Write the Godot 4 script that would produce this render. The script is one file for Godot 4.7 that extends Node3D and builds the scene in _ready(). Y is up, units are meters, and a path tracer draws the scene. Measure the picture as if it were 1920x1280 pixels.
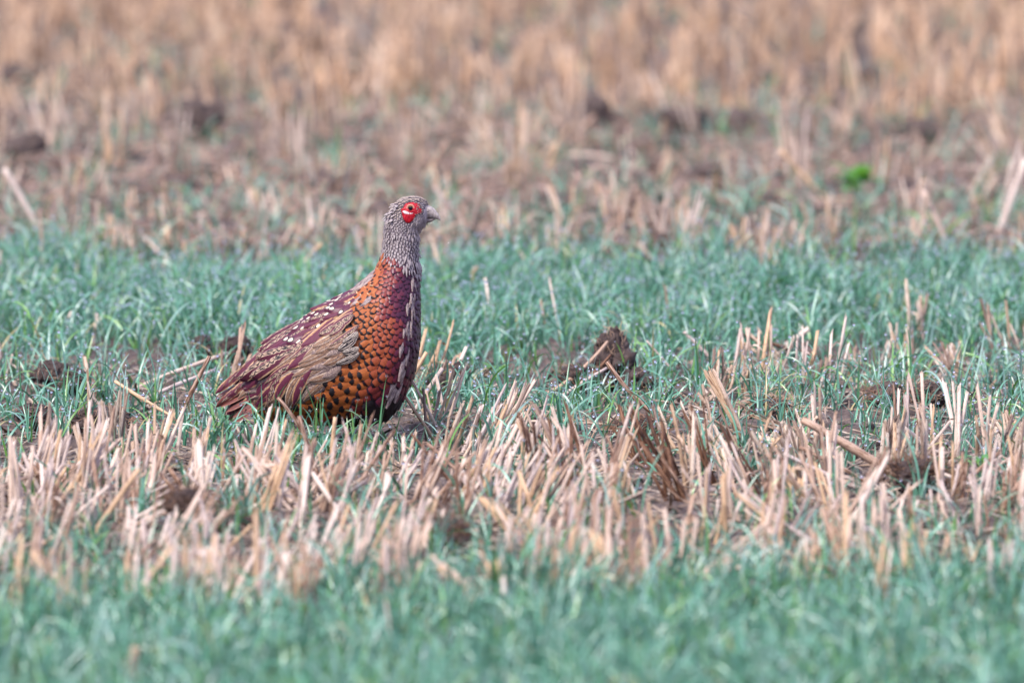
extends Node3D
# A young cock pheasant standing in a dewy stubble field, telephoto view.

const S := 1.0 / 920.0      # metres per unit of the side drawing of the bird (920 units to the metre)
const CAM_H := 2.2          # lens height above the field
const CAM_D := 20.0         # distance from the lens to the bird
const COSP := 0.995

var rng := RandomNumberGenerator.new()
var n_low := FastNoiseLite.new()
var n_mid := FastNoiseLite.new()
var n_fine := FastNoiseLite.new()
var n_wob := FastNoiseLite.new()
var n_patch := FastNoiseLite.new()
var M := {}
var names := {}


func _ready():
	rng.seed = 20240611
	set_camera_and_light()
	set_noises()
	make_materials()
	build_ground()
	build_stubble()
	build_grass()
	build_litter()
	build_clods()
	build_straws()
	build_weeds()
	build_pheasant()


# ---------------------------------------------------------------- camera, sky, sun
func set_camera_and_light():
	var cam := Camera3D.new()
	cam.name = "camera"
	add_child(cam)
	cam.position = Vector3(0, CAM_H, CAM_D)
	cam.look_at_from_position(cam.position, Vector3(0, 195 * S / COSP, 0), Vector3.UP)
	cam.near = 0.5
	cam.far = 400.0
	var dist := cam.position.distance_to(Vector3(0, 195 * S / COSP, 0))
	var ca := CameraAttributesPhysical.new()
	ca.frustum_focal_length = 400.0
	ca.exposure_aperture = 4.25
	ca.frustum_focus_distance = dist + 0.15
	ca.frustum_near = 0.5
	ca.frustum_far = 400.0
	cam.attributes = ca
	cam.fov = rad_to_deg(2.0 * atan(640.0 * S / dist))
	cam.current = true
	var we := WorldEnvironment.new()
	we.name = "daylight"
	var e := Environment.new()
	e.background_mode = Environment.BG_SKY
	var sky := Sky.new()
	var sm := ProceduralSkyMaterial.new()
	sm.sky_top_color = Color(0.81, 0.84, 1.0)
	sm.sky_horizon_color = Color(0.58, 0.59, 0.79)
	sm.sky_curve = 0.6
	sm.sky_energy_multiplier = 0.78
	sm.ground_bottom_color = Color(0.35, 0.3, 0.27)
	sm.ground_horizon_color = Color(0.5, 0.46, 0.42)
	sm.sun_angle_max = 1.0
	sky.sky_material = sm
	e.sky = sky
	e.tonemap_mode = Environment.TONE_MAPPER_LINEAR
	e.tonemap_exposure = 3.8
	e.sdfgi_enabled = true
	e.ssao_enabled = true
	e.ssil_enabled = true
	we.environment = e
	add_child(we)
	var sun := DirectionalLight3D.new()
	sun.name = "veiled_sun"
	sun.light_energy = 0.5
	sun.light_angular_distance = 11.0
	sun.light_color = Color(1.0, 0.955, 0.93)
	sun.shadow_enabled = true
	add_child(sun)
	sun.look_at_from_position(Vector3(-4.0, 9.0, 6.0), Vector3.ZERO, Vector3.UP)


func set_noises():
	for a in [[n_low, 11, 0.8], [n_mid, 12, 7.0], [n_fine, 13, 26.0], [n_wob, 14, 1.1], [n_patch, 15, 2.6]]:
		a[0].seed = a[1]
		a[0].frequency = a[2]
		a[0].noise_type = FastNoiseLite.TYPE_SIMPLEX_SMOOTH
		a[0].fractal_type = FastNoiseLite.FRACTAL_FBM
		a[0].fractal_octaves = 3


# ---------------------------------------------------------------- small helpers
func numbered(called: String) -> String:
	if not names.has(called):
		names[called] = 0
		return called
	names[called] += 1
	return "%s_%03d" % [called, names[called]]


func tag(o: Node, label: String, category: String, group := "", kind := ""):
	o.set_meta("label", label)
	o.set_meta("category", category)
	if group:
		o.set_meta("group", group)
	if kind:
		o.set_meta("kind", kind)


func thing(called: String, at: Vector3) -> Node3D:
	var o := Node3D.new()
	o.name = numbered(called)
	add_child(o, true)
	o.position = at
	return o


func part(called: String, mesh: Mesh, mat: Material, parent: Node) -> MeshInstance3D:
	var o := MeshInstance3D.new()
	o.name = called
	o.mesh = mesh
	if mat:
		o.material_override = mat
	parent.add_child(o, true)
	return o


# a drawing position (X right, Y down) at depth z (towards the lens) as a place in the field
func place(X: float, Y: float, z: float) -> Vector3:
	var k := (CAM_D - z) / CAM_D
	var yv := (835.0 - Y) * S / COSP
	return Vector3((X - 960.0) * S * k, CAM_H - (CAM_H - yv) * k, z)


# the depth at which bare ground appears at height Y of the drawing
func depth_of(Y: float) -> float:
	var yv := (835.0 - Y) * S / COSP
	return CAM_D - CAM_D * CAM_H / (CAM_H - yv)


func hgt(x: float, z: float) -> float:
	var m := n_mid.get_noise_2d(x, z)
	var h := 0.03 * n_low.get_noise_2d(x, z) + 0.028 * maxf(m, -0.15) + 0.008 * n_fine.get_noise_2d(x, z)
	if z < -4.2:
		h += 0.05 * smoothstep(-4.2, -5.4, z) * maxf(n_patch.get_noise_2d(x * 1.3, z * 0.9), -0.1)
	return h


func on_ground(x: float, z: float) -> Vector3:
	return Vector3(x, hgt(x, z), z)


func rows_mesh(rows: Array, uv_rows: Array, closed := false, cols: Array = []) -> ArrayMesh:
	var st := SurfaceTool.new()
	st.begin(Mesh.PRIMITIVE_TRIANGLES)
	st.set_smooth_group(0)
	add_rows(st, rows, uv_rows, closed, cols)
	st.generate_normals()
	return st.commit()


# add a lattice of points to a SurfaceTool as indexed quads; returns the next free index
func add_rows(st: SurfaceTool, rows: Array, uv_rows: Array, closed := false, cols: Array = [], first := 0) -> int:
	var n: int = rows[0].size()
	for i in rows.size():
		for j in n:
			st.set_uv(uv_rows[i][j])
			if cols.size():
				st.set_color(cols[i][j])
			st.add_vertex(rows[i][j])
	for i in rows.size() - 1:
		for j in (n if closed else n - 1):
			var a := first + i * n + j
			var b := first + i * n + (j + 1) % n
			var c := a + n
			var d := b + n
			for k in [a, c, b, b, c, d]:
				st.add_index(k)
	return first + rows.size() * n


func tube_rows(path: Array, radii: Array, sides: int) -> Array:
	var rows := []
	var uvs := []
	var side := Vector3.RIGHT
	for i in path.size():
		var t: Vector3 = (path[mini(i + 1, path.size() - 1)] - path[maxi(i - 1, 0)]).normalized()
		if absf(t.dot(side)) > 0.95:
			side = Vector3.FORWARD if absf(t.dot(Vector3.FORWARD)) < 0.9 else Vector3.UP
		side = (side - t * side.dot(t)).normalized()
		var up := t.cross(side)
		var r := []
		var u := []
		for j in sides + 1:
			var a := TAU * j / sides
			r.append(path[i] + (side * cos(a) + up * sin(a)) * radii[i])
			u.append(Vector2(float(j) / sides, float(i) / (path.size() - 1)))
		rows.append(r)
		uvs.append(u)
	return [rows, uvs]


func tube(path: Array, radii: Array, sides := 6) -> ArrayMesh:
	var t := tube_rows(path, radii, sides)
	return rows_mesh(t[0], t[1])


# ---------------------------------------------------------------- materials
func mat(tex: Texture2D, color: Color, rough: float) -> StandardMaterial3D:
	var m := StandardMaterial3D.new()
	m.albedo_texture = tex
	m.albedo_color = color
	m.roughness = rough
	m.metallic_specular = 0.4
	return m


func rgb8(r: float, g: float, b: float) -> Color:
	return Color(r / 255.0, g / 255.0, b / 255.0)


func noise_tex(sd: int, freq: float, colors: Array, size := 512, octaves := 5) -> NoiseTexture2D:
	var nz := FastNoiseLite.new()
	nz.seed = sd
	nz.frequency = freq
	nz.fractal_octaves = octaves
	var t := NoiseTexture2D.new()
	t.width = size
	t.height = size
	t.seamless = true
	t.noise = nz
	if colors.size():
		var g := Gradient.new()
		g.offsets = PackedFloat32Array()
		g.colors = PackedColorArray()
		var off := PackedFloat32Array()
		var cs := PackedColorArray()
		for i in colors.size():
			off.append(float(i) / (colors.size() - 1))
			cs.append(colors[i])
		g.offsets = off
		g.colors = cs
		t.color_ramp = g
	return t


func straw_texture(sd: int, stain: float) -> ImageTexture:
	var im := Image.create(64, 128, false, Image.FORMAT_RGB8)
	var nz := FastNoiseLite.new()
	nz.seed = sd
	nz.frequency = 1.0
	nz.fractal_octaves = 3
	for y in 128:
		for x in 64:
			var a := TAU * x / 64.0
			var c := 1.6 * cos(a)
			var s := 1.6 * sin(a)
			var streak := nz.get_noise_3d(c * 2.6, s * 2.6, y * 0.012)
			var fine := nz.get_noise_3d(c * 7.0, s * 7.0, 40.0 + y * 0.03)
			var blot := nz.get_noise_3d(c * 0.8, s * 0.8, 90.0 + y * 0.05)
			var v := 0.90 + 0.24 * streak + 0.12 * fine
			var col := Color(v, v * 0.985, v * 0.955)
			var st := clampf((blot - 0.25 + stain) * 2.2, 0.0, 1.0)
			col = col.lerp(Color(0.52, 0.38, 0.27) * (0.8 + 0.5 * fine), st * 0.75)
			var speck := nz.get_noise_3d(c * 5.0, s * 5.0, 200.0 + y * 0.35)
			if speck > 0.42:
				col = col.lerp(Color(0.32, 0.24, 0.2), 0.55)
			im.set_pixel(x, y, Color(clampf(col.r, 0, 1), clampf(col.g, 0, 1), clampf(col.b, 0, 1)))
	return ImageTexture.create_from_image(im)


func make_materials():
	# soil
	var soil_tex := noise_tex(5, 0.02, [rgb8(52, 44, 42), rgb8(72, 62, 58), rgb8(94, 82, 76), rgb8(122, 110, 101)])
	var soil_bump := noise_tex(6, 0.035, [Color.BLACK, Color.WHITE])
	for k in [["soil", Color(1, 1, 1)], ["soil_dark", Color(0.80, 0.78, 0.79)]]:
		var so := mat(soil_tex, k[1], 0.95)
		so.uv1_triplanar = true
		so.uv1_world_triplanar = true
		so.uv1_scale = Vector3(3.1, 3.1, 3.1)
		so.heightmap_enabled = true
		so.heightmap_texture = soil_bump
		so.heightmap_scale = 0.8
		M[k[0]] = so
	# straw
	var tx := [straw_texture(31, -0.1), straw_texture(32, 0.12), straw_texture(33, 0.5)]
	M.straw_tints = [
		mat(tx[0], rgb8(216, 196, 180), 0.55), mat(tx[0], rgb8(210, 180, 146), 0.5), mat(tx[1], rgb8(208, 194, 188), 0.6),
		mat(tx[1], rgb8(194, 168, 148), 0.6), mat(tx[0], rgb8(230, 216, 204), 0.5), mat(tx[2], rgb8(184, 158, 140), 0.7),
		mat(tx[2], rgb8(134, 102, 80), 0.75), mat(tx[2], rgb8(98, 72, 58), 0.8)]
	var si := mat(tx[1], Color(1, 1, 1), 0.6)
	si.vertex_color_use_as_albedo = true
	M.straw_copies = si
	var hollow := mat(null, rgb8(104, 80, 60), 0.9)
	M.hollow = hollow
	# grass
	var gim := Image.create(32, 128, false, Image.FORMAT_RGB8)
	var nz := FastNoiseLite.new()
	nz.seed = 77
	nz.frequency = 1.0
	for y in 128:
		for x in 32:
			var u := absf(x / 15.5 - 1.0)
			var v := 0.90 + 0.10 * nz.get_noise_2d(x * 0.9, y * 0.02) + 0.06 * nz.get_noise_2d(x * 0.15, y * 0.09)
			if u < 0.1:
				v += 0.05
			gim.set_pixel(x, y, Color(clampf(v, 0, 1), clampf(v, 0, 1), clampf(v * 0.99, 0, 1)))
	var gt := ImageTexture.create_from_image(gim)
	var g := mat(gt, Color(1, 1, 1), 0.34)
	g.vertex_color_use_as_albedo = true
	g.backlight_enabled = true
	g.backlight = Color(0.5, 0.6, 0.5)
	g.metallic_specular = 0.62
	M.grass_copies = g
	M.leaf_tints = []
	for c in [rgb8(92, 152, 112), rgb8(108, 164, 124), rgb8(84, 142, 116), rgb8(122, 168, 100), rgb8(76, 134, 84)]:
		var gl := mat(gt, c, 0.34)
		gl.backlight_enabled = true
		gl.backlight = Color(0.5, 0.6, 0.5)
		gl.metallic_specular = 0.62
		M.leaf_tints.append(gl)
	var dew := StandardMaterial3D.new()
	dew.albedo_color = Color(1, 1, 1, 0.0)
	dew.roughness = 0.0
	dew.transparency = BaseMaterial3D.TRANSPARENCY_ALPHA
	dew.refraction_enabled = true
	dew.refraction_scale = 0.033
	dew.metallic_specular = 0.6
	M.dew = dew
	M.root = mat(null, rgb8(150, 118, 94), 0.9)
	M.root_dark = mat(null, rgb8(112, 86, 68), 0.9)
	M.root_pale = mat(null, rgb8(186, 156, 128), 0.85)


# ---------------------------------------------------------------- ground
func axis(parts: Array) -> PackedFloat32Array:
	var a := PackedFloat32Array()
	for p in parts:
		var n := int(round((p[1] - p[0]) / p[2]))
		for i in n:
			a.append(p[0] + (p[1] - p[0]) * i / n)
	a.append(parts[-1][1])
	return a


func build_ground():
	var xs := axis([[-90, -30, 20], [-30, -6, 6], [-6, -2.4, 0.2], [-2.4, -1.3, 0.04], [-1.3, 1.3, 0.016], [1.3, 2.4, 0.04], [2.4, 6, 0.2], [6, 30, 6], [30, 90, 20]])
	var zs := axis([[-300, -60, 40], [-60, -26, 4], [-26, -16, 0.3], [-16, -5, 0.05], [-5, -2.2, 0.03], [-2.2, 2.6, 0.016], [2.6, 4.4, 0.04], [4.4, 8, 0.3], [8, 40, 4]])
	var st := SurfaceTool.new()
	st.begin(Mesh.PRIMITIVE_TRIANGLES)
	st.set_smooth_group(0)
	for z in zs:
		for x in xs:
			st.add_vertex(Vector3(x, hgt(x, z), z))
	var n := xs.size()
	for i in zs.size() - 1:
		for j in n - 1:
			var a := i * n + j
			st.add_index(a)
			st.add_index(a + 1)
			st.add_index(a + n)
			st.add_index(a + 1)
			st.add_index(a + n + 1)
			st.add_index(a + n)
	st.generate_normals()
	var o := part("ground", st.commit(), M.soil, self)
	tag(o, "brown crumbly soil of the stubble field", "soil", "", "structure")


# ---------------------------------------------------------------- where things grow
# the field is planned on the side drawing's grid: X across, G the height at which the bare ground lies there
func plan_x(x: float, z: float) -> float:
	return 960.0 + x / S * CAM_D / (CAM_D - z)


func plan_g(z: float) -> float:
	return 835.0 - (CAM_H - CAM_H * CAM_D / (CAM_D - z)) / S * COSP


func line_at(X: float, pts: Array) -> float:
	if X <= pts[0][0]: return pts[0][1]
	for i in pts.size() - 1:
		if X < pts[i + 1][0]:
			return lerpf(pts[i][1], pts[i + 1][1], (X - pts[i][0]) / float(pts[i + 1][0] - pts[i][0]))
	return pts[-1][1]


const NEAR_GRASS := [[0, 1168], [400, 1196], [700, 1184], [1000, 1166], [1300, 1150], [1600, 1136], [1920, 1124]]
const STRIP_FAR := [[0, 862], [250, 858], [430, 862], [480, 882], [760, 882], [800, 775], [900, 785], [1000, 835], [1250, 850], [1500, 842], [1600, 830], [1920, 842]]
const GRASS_NEAR := [[0, 672], [200, 668], [400, 690], [800, 712], [1000, 695], [1300, 688], [1600, 652], [1920, 628]]
const GRASS_FAR := [[0, 505], [250, 520], [400, 556], [600, 548], [750, 528], [900, 515], [1200, 552], [1500, 535], [1920, 515]]


func grass_share(x: float, z: float) -> float:
	var X := plan_x(x, z)
	var G := plan_g(z) + 44.0 * n_wob.get_noise_2d(x * 2.2, z)
	var patch := n_patch.get_noise_2d(x, z)
	var near := smoothstep(-80.0, 34.0, G - line_at(X, NEAR_GRASS))
	var strip := smoothstep(34.0, -60.0, G - line_at(X, GRASS_NEAR)) * smoothstep(-26.0, 22.0, G - line_at(X, GRASS_FAR))
	var some := 0.0
	if G > 640 and G < 860:
		some = 0.14 + 0.4 * maxf(patch, 0.0)
	elif G >= 860 and G < 1150:
		some = 0.07 + 0.3 * maxf(patch - 0.05, 0.0) + 0.16 * smoothstep(980.0, 1080.0, G)
	elif G <= 560 and G > 230:
		some = 0.07 + 0.4 * maxf(patch - 0.08, 0.0)
	elif G <= 230:
		some = 0.03 + 0.3 * maxf(patch - 0.15, 0.0)
	if X > 385 and X < 620 and G > 838 and G < 885:
		some = 0.5
	return clampf(maxf(maxf(near, strip), some), 0.0, 1.0)


func stubble_share(x: float, z: float) -> float:
	var X := plan_x(x, z)
	var G := plan_g(z) + 22.0 * n_wob.get_noise_2d(x * 2.2, z)
	var patch := n_patch.get_noise_2d(x + 40.0, z)
	var strip := smoothstep(-14.0, 14.0, G - line_at(X, STRIP_FAR)) * smoothstep(40.0, -80.0, G - line_at(X, NEAR_GRASS)) * clampf(0.52 + 1.3 * patch, 0.05, 1.0)
	var mid := 0.0
	if G > 600 and G < 860:
		mid = 0.02
		if X > 1340 and X < 1570 and G > 700 and G < 745: mid = 0.42
		if X > 1590 and G > 660 and G < 735: mid = 0.24 + 0.4 * patch
		if X > 1230 and X < 1345 and G > 740 and G < 800: mid = 0.25
	var thin := 0.03 if G < 640 and G > 480 else 0.0
	var back := smoothstep(495.0, 455.0, G) * clampf(0.13 + 0.9 * patch, 0.02, 1.0)
	if G > 450 and G < 545: back = maxf(back, 0.22)
	var far := smoothstep(290.0, 200.0, G) * clampf(0.60 + 1.1 * patch, 0.06, 1.0)
	var fore := 0.010 if G > 1130 else 0.0
	return clampf(maxf(maxf(maxf(strip, mid), maxf(thin, back)), maxf(far, fore)), 0.0, 1.0)


# ---------------------------------------------------------------- stubble
func stalk_mesh(k: int) -> ArrayMesh:
	# one cut stem 0.14 m tall: tube with a joint, a slanting ragged cut, hollow inside, sometimes a peeling sheath
	var r := RandomNumberGenerator.new()
	r.seed = 900 + k
	var H := 0.14
	var r0 := 0.0040 * r.randf_range(0.85, 1.2)
	var bow := Vector3(r.randf_range(-1, 1), 0, r.randf_range(-1, 1)) * 0.006
	var node_at := r.randf_range(0.25, 0.7)
	var ts := [-0.12, 0.2, node_at - 0.02, node_at, node_at + 0.025, 1.0]
	ts.sort()
	var sides := 7
	var rows := []
	var uvs := []
	var slant := r.randf_range(-0.05, 0.05)
	var slant2 := r.randf_range(-0.05, 0.05)
	var squash := r.randf_range(0.72, 1.0)
	for i in ts.size():
		var t: float = ts[i]
		var rr := r0 * (1.08 - 0.2 * t)
		if absf(t - node_at) < 0.001:
			rr *= 1.28
		if t < node_at:
			rr *= 1.06
		var row := []
		var uv := []
		for j in sides + 1:
			var a := TAU * j / sides
			var p := Vector3(cos(a) * rr, t * H, sin(a) * rr * squash) + bow * sin(PI * clampf(t, 0, 1))
			if i == ts.size() - 1:
				p.y += slant * H * cos(a) + slant2 * H * sin(a) + H * 0.03 * sin(a * 3.0 + k)
			row.append(p)
			uv.append(Vector2(float(j) / sides, t * 0.8))
		rows.append(row)
		uvs.append(uv)
	# turn in over the cut edge and down the hollow
	var rim: Array = rows[-1]
	var c := Vector3(0, H, 0)
	for d in [[0.68, 0.0], [0.6, -0.012], [0.02, -0.014]]:
		var row := []
		var uv := []
		for j in sides + 1:
			var p: Vector3 = rim[j]
			row.append(Vector3(p.x * d[0], p.y + d[1], p.z * d[0]))
			uv.append(Vector2(float(j) / sides, 0.97))
		rows.append(row)
		uvs.append(uv)
	var st := SurfaceTool.new()
	st.begin(Mesh.PRIMITIVE_TRIANGLES)
	st.set_smooth_group(0)
	var first := add_rows(st, rows, uvs)
	if k % 3 == 1:
		# a dry sheath hanging off the joint
		var a0 := r.randf() * TAU
		var dir := Vector3(cos(a0), 0, sin(a0))
		var across := Vector3(-sin(a0), 0, cos(a0))
		var L := r.randf_range(0.03, 0.07)
		var srows := []
		var suv := []
		for i in 5:
			var t := i / 4.0
			var p := Vector3(0, node_at * H, 0) + dir * (r0 + L * t * 0.75) + Vector3(0, L * (0.5 * t - 0.9 * t * t), 0)
			var w := 0.0045 * (1.0 - 0.75 * t)
			var tw := across.rotated(dir, t * 1.6)
			srows.append([p - tw * w, p + dir * 0.001, p + tw * w])
			suv.append([Vector2(0.1, t * 0.5), Vector2(0.2, t * 0.5), Vector2(0.3, t * 0.5)])
		add_rows(st, srows, suv, false, [], first)
	st.generate_normals()
	return st.commit()


func lean_of(X: float, z: float) -> float:
	# degrees, positive leans to the right, read along the strip
	if z > -0.2 and z < 2.3:
		if X < 500: return 9.0
		if X < 780: return 8.0 if z < 1.0 else 18.0
		if X < 1020: return 21.0
		if X < 1500: return -20.0 if z < 1.15 else 6.0
		if X < 1640: return -6.0
		return 3.0
	if z <= -0.2 and z > -1.5:
		return 14.0 if X > 1250 and X < 1480 else 0.0
	return 0.0


func stalk_basis(lean: float, nod: float, spin: float, sc: Vector3) -> Basis:
	return Basis(Vector3(0, 0, 1), -deg_to_rad(lean)) * Basis(Vector3(1, 0, 0), deg_to_rad(nod)) * Basis(Vector3.UP, spin) * Basis.from_scale(sc)


func build_stubble():
	var shapes := []
	for k in 12:
		shapes.append(stalk_mesh(k))
	# every tuft first as a plan: [place, X in the drawing, stalks]
	var plans := []
	for zone in [[-0.1, 2.8, 130.0], [-1.4, -0.1, 110.0], [-4.6, -1.4, 90.0], [-9.0, -4.6, 60.0], [-20.0, -9.0, 42.0], [2.6, 4.4, 80.0]]:
		var za: float = zone[0]
		var zb: float = zone[1]
		var half := 1.06 * (CAM_D - za) / CAM_D + (0.75 if za > -4.0 else 1.6)
		for i in int((zb - za) * half * 2.0 * zone[2]):
			var x := rng.randf_range(-half, half)
			var z := rng.randf_range(za, zb)
			var roll := rng.randf()
			if roll > stubble_share(x, z):
				continue
			var X := 960.0 + x / S * CAM_D / (CAM_D - z)
			# keep the bird's own standing place free
			if z > -0.22 and z < 0.16 and X > 400 and X < 815:
				continue
			if z >= 0.16 and z < 0.62 and X > 420 and X < 760 and rng.randf() < 0.72:
				continue
			if z <= -0.22 and z > -1.5 and X > 470 and X < 800:
				continue
			var pl := tuft_plan(x, z, X)
			# clods push the stubble aside
			var hid := false
			for c in [[350, 1035, 55], [830, 1045, 48], [1715, 930, 66], [445, 1020, 42], [1150, 740, 56], [1080, 745, 40], [1200, 825, 50], [1445, 800, 44], [1700, 785, 80]]:
				if (X > 775 and X < 815 and plan_g(z) > 790 and plan_g(z) < 850) or absf(X - c[0]) < c[2] and plan_g(z) > c[1] - 12 and plan_g(z) < c[1] + 85:
					hid = true
			if hid:
				if rng.randf() < 0.75: continue
				pl.tall *= 0.55
			plans.append(pl)
	# hand-placed tufts that stand out
	for h in [[1500, 372, 7, 1.35, -8.0, 0], [1885, 410, 6, 1.45, 18.0, 4], [210, 350, 6, 1.3, 2.0, 1], [595, 470, 5, 1.2, 10.0, 0],
			[560, 440, 4, 1.2, -4.0, 3], [1065, 460, 4, 1.1, -12.0, 1], [1285, 490, 4, 1.1, 14.0, 4], [612, 590, 2, 0.95, 4.0, 4], [640, 585, 1, 0.9, 8.0, 0],
			[800, 735, 6, 1.0, 14.0, 1], [830, 745, 4, 0.95, 18.0, 3], [430, 735, 4, 0.9, 12.0, 3], [1700, 855, 6, 1.15, 2.0, 4], [1745, 862, 5, 1.1, -4.0, 0],
			[1790, 865, 5, 1.15, 3.0, 4], [1850, 870, 4, 1.1, 6.0, 0], [1390, 730, 6, 1.0, 12.0, 2], [1430, 728, 5, 1.0, 4.0, 0], [1500, 735, 5, 0.95, 2.0, 2],
			[1560, 725, 4, 0.9, 14.0, 4], [90, 905, 5, 1.0, 10.0, 0], [170, 900, 5, 1.15, 4.0, 4], [255, 905, 4, 1.1, 6.0, 0], [480, 890, 6, 1.05, 12.0, 4],
			[1015, 940, 6, 1.15, -8.0, 7], [1050, 930, 5, 1.1, -14.0, 6], [1100, 905, 4, 1.2, -22.0, 6], [1230, 880, 6, 1.1, -22.0, 6], [1280, 900, 6, 1.15, -26.0, 7], [1340, 905, 5, 1.1, -18.0, 6], [1420, 930, 5, 1.05, -24.0, 7],
			[880, 850, 6, 1.05, 26.0, 2], [930, 840, 6, 1.0, 24.0, 0], [960, 870, 5, 1.0, 22.0, 2], [905, 905, 5, 1.1, 24.0, 0], [350, 1040, 6, 1.0, 28.0, 3], [300, 1050, 6, 1.1, 30.0, 0], [395, 1060, 5, 0.9, -6.0, 2],
			[125, 640, 1, 0.7, 4.0, 4], [170, 650, 1, 0.8, 2.0, 0], [905, 640, 1, 0.8, 3.0, 4], [1045, 650, 2, 1.0, -10.0, 4], [1268, 640, 1, 1.1, -8.0, 4]]:
		var z := depth_of(h[1])
		var x: float = (h[0] - 960.0) * S * (CAM_D - z) / CAM_D
		var p := tuft_plan(x, z, h[0])
		p.n = h[2]
		p.tall = h[3] * 1.0
		p.lean = h[4]
		p.tint = h[5]
		p.shown = true
		p.rank += 50.0
		plans.append(p)
	# those that show largest are things of their own
	plans.sort_custom(func(a, b): return a.rank > b.rank)
	var copies := []
	for k in 12:
		copies.append([])
	var made := 0
	for p in plans:
		var own: bool = p.inside and made < 300
		var root: Node3D = null
		if own:
			made += 1
			root = thing("stubble_tuft", Vector3(p.x, hgt(p.x, p.z), p.z))
			tag_tuft(root, p)
		for i in p.n:
			var off := Vector3(rng.randfn(0, 0.013), 0, rng.randfn(0, 0.013))
			var shape := rng.randi_range(0, 11)
			var sc := Vector3.ONE
			sc.y = p.tall * rng.randf_range(0.62, 1.12)
			sc.x = rng.randf_range(0.62, 1.12)
			sc.z = sc.x
			var wild := 2.6 if rng.randf() < 0.12 else 1.0
			var b := stalk_basis(p.lean + rng.randfn(0, p.mess) * wild, rng.randfn(0, p.mess * 0.8) * wild, rng.randf() * TAU, sc)
			if own:
				var tint: int = p.tint if rng.randf() < 0.7 else rng.randi_range(0, 5)
				var o := part("stalk", shapes[shape], M.straw_tints[tint], root)
				o.transform = Transform3D(b, off)
			else:
				var base := Vector3(p.x + off.x, hgt(p.x, p.z), p.z + off.z)
				var warm := Color(1.12, 1.0, 0.86) if p.z < -8.0 else Color.WHITE
				copies[shape].append([Transform3D(b, base), straw_color() * warm * clampf(1.0 + 0.55 * n_patch.get_noise_2d(p.x * 1.5 - 60.0, p.z), 0.55, 1.25)])
	part_tuft_labels()
	var far := Node3D.new()
	far.name = "stubble"
	add_child(far)
	tag(far, "mass of pale cut straw stubble beyond the grass strip and round the tufts", "stubble", "", "stuff")
	for k in 12:
		scatter_copies("cut_stems", shapes[k], M.straw_copies, copies[k], far)


func straw_color() -> Color:
	var c: Color = [Color(0.60, 0.48, 0.40), Color(0.57, 0.42, 0.30), Color(0.59, 0.51, 0.47), Color(0.43, 0.33, 0.27), Color(0.72, 0.62, 0.54), Color(0.27, 0.20, 0.17)][rng.randi_range(0, 5)]
	return c * Color(1.0, 0.995, 0.94) * rng.randf_range(0.8, 1.1)


func tuft_plan(x: float, z: float, X: float) -> Dictionary:
	var p := {"x": x, "z": z, "X": X, "n": rng.randi_range(2, 6), "tall": rng.randf_range(0.55, 1.15), "lean": lean_of(X, z) + rng.randfn(0, 6.0), "mess": rng.randf_range(4.0, 10.0), "tint": rng.randi_range(0, 5), "shown": false}
	if z > -0.2 and z < 1.2 and X > 1020 and X < 1500 and rng.randf() < 0.5:
		p.tint = rng.randi_range(5, 7)
	if z > -1.6 and z <= -0.2:
		p.tall *= 0.7
	if rng.randf() < 0.22:
		p.lean += rng.randf_range(25.0, 62.0) * (1.0 if rng.randf() < 0.5 else -1.0)
	if z < -4.4:
		p.n = rng.randi_range(3, 7)
	if z < -6.5:
		p.tall = rng.randf_range(0.9, 1.55)
	if z > 0.1 and z < 0.65 and X > 420 and X < 770:
		p.tall = rng.randf_range(0.45, 0.7)
	p.inside = X > -20 and X < 1940 and z < 3.4
	p.rank = z + (100.0 if p.inside else 0.0)
	if z < -0.1: p.rank -= 3.0
	return p


var tuft_labels := {}
const LANDMARKS := [[420, 760, "the pheasant's tail"], [620, 830, "the pheasant's belly"], [790, 790, "the pheasant's breast"], [1150, 730, "the tall upturned clod"], [350, 985, "the fuzzy root ball"], [830, 1030, "the near rooty clod"],
	[1600, 890, "the thick fallen stalk"], [1715, 915, "the wide rooty clod"], [1450, 790, "the right rooty clod"], [140, 745, "the low left clod"], [1060, 895, "the hidden low clod"], [1605, 385, "the far leafy weed"],
	[375, 275, "the far purplish clod"], [1275, 280, "the far brown clod"], [1840, 905, "the bright right weed"], [780, 560, "the pheasant's neck"], [1010, 1075, "the near broad weed"], [60, 1045, "the lower left straw"]]


func tag_tuft(o: Node3D, p: Dictionary):
	var look: String = ["pale", "golden", "beige", "tan", "cream", "dull tan", "brown", "dark brown"][p.tint]
	var count: String = ["no", "one stalk", "two stalks", "three stalks", "four stalks", "five stalks", "six stalks", "seven stalks"][p.n]
	var how := "upright"
	if p.lean > 7.0: how = "leaning right"
	if p.lean < -7.0: how = "leaning left"
	var G := plan_g(p.z)
	var best: Array = LANDMARKS[0]
	var least := 1e9
	for l in LANDMARKS:
		var d := Vector2(l[0] - p.X, (l[1] - G) * 1.6).length()
		if d < least:
			least = d
			best = l
	var dx: float = p.X - best[0]
	var dy: float = G - best[1]
	var where := "left of" if dx < 0 else "right of"
	if absf(dy) > absf(dx): where = "behind" if dy < 0 else "before"
	if least > 260: where = "far " + where
	var size := ""
	if p.tall > 1.12: size = "tall "
	elif p.tall < 0.72: size = "short "
	var label := "%s%s stubble tuft, %s %s, %s %s" % [size, look, count, how, where, best[2]]
	tag(o, label, "stubble", "stubble tufts standing in the field")
	if not tuft_labels.has(label):
		tuft_labels[label] = []
	tuft_labels[label].append(o)


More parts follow.
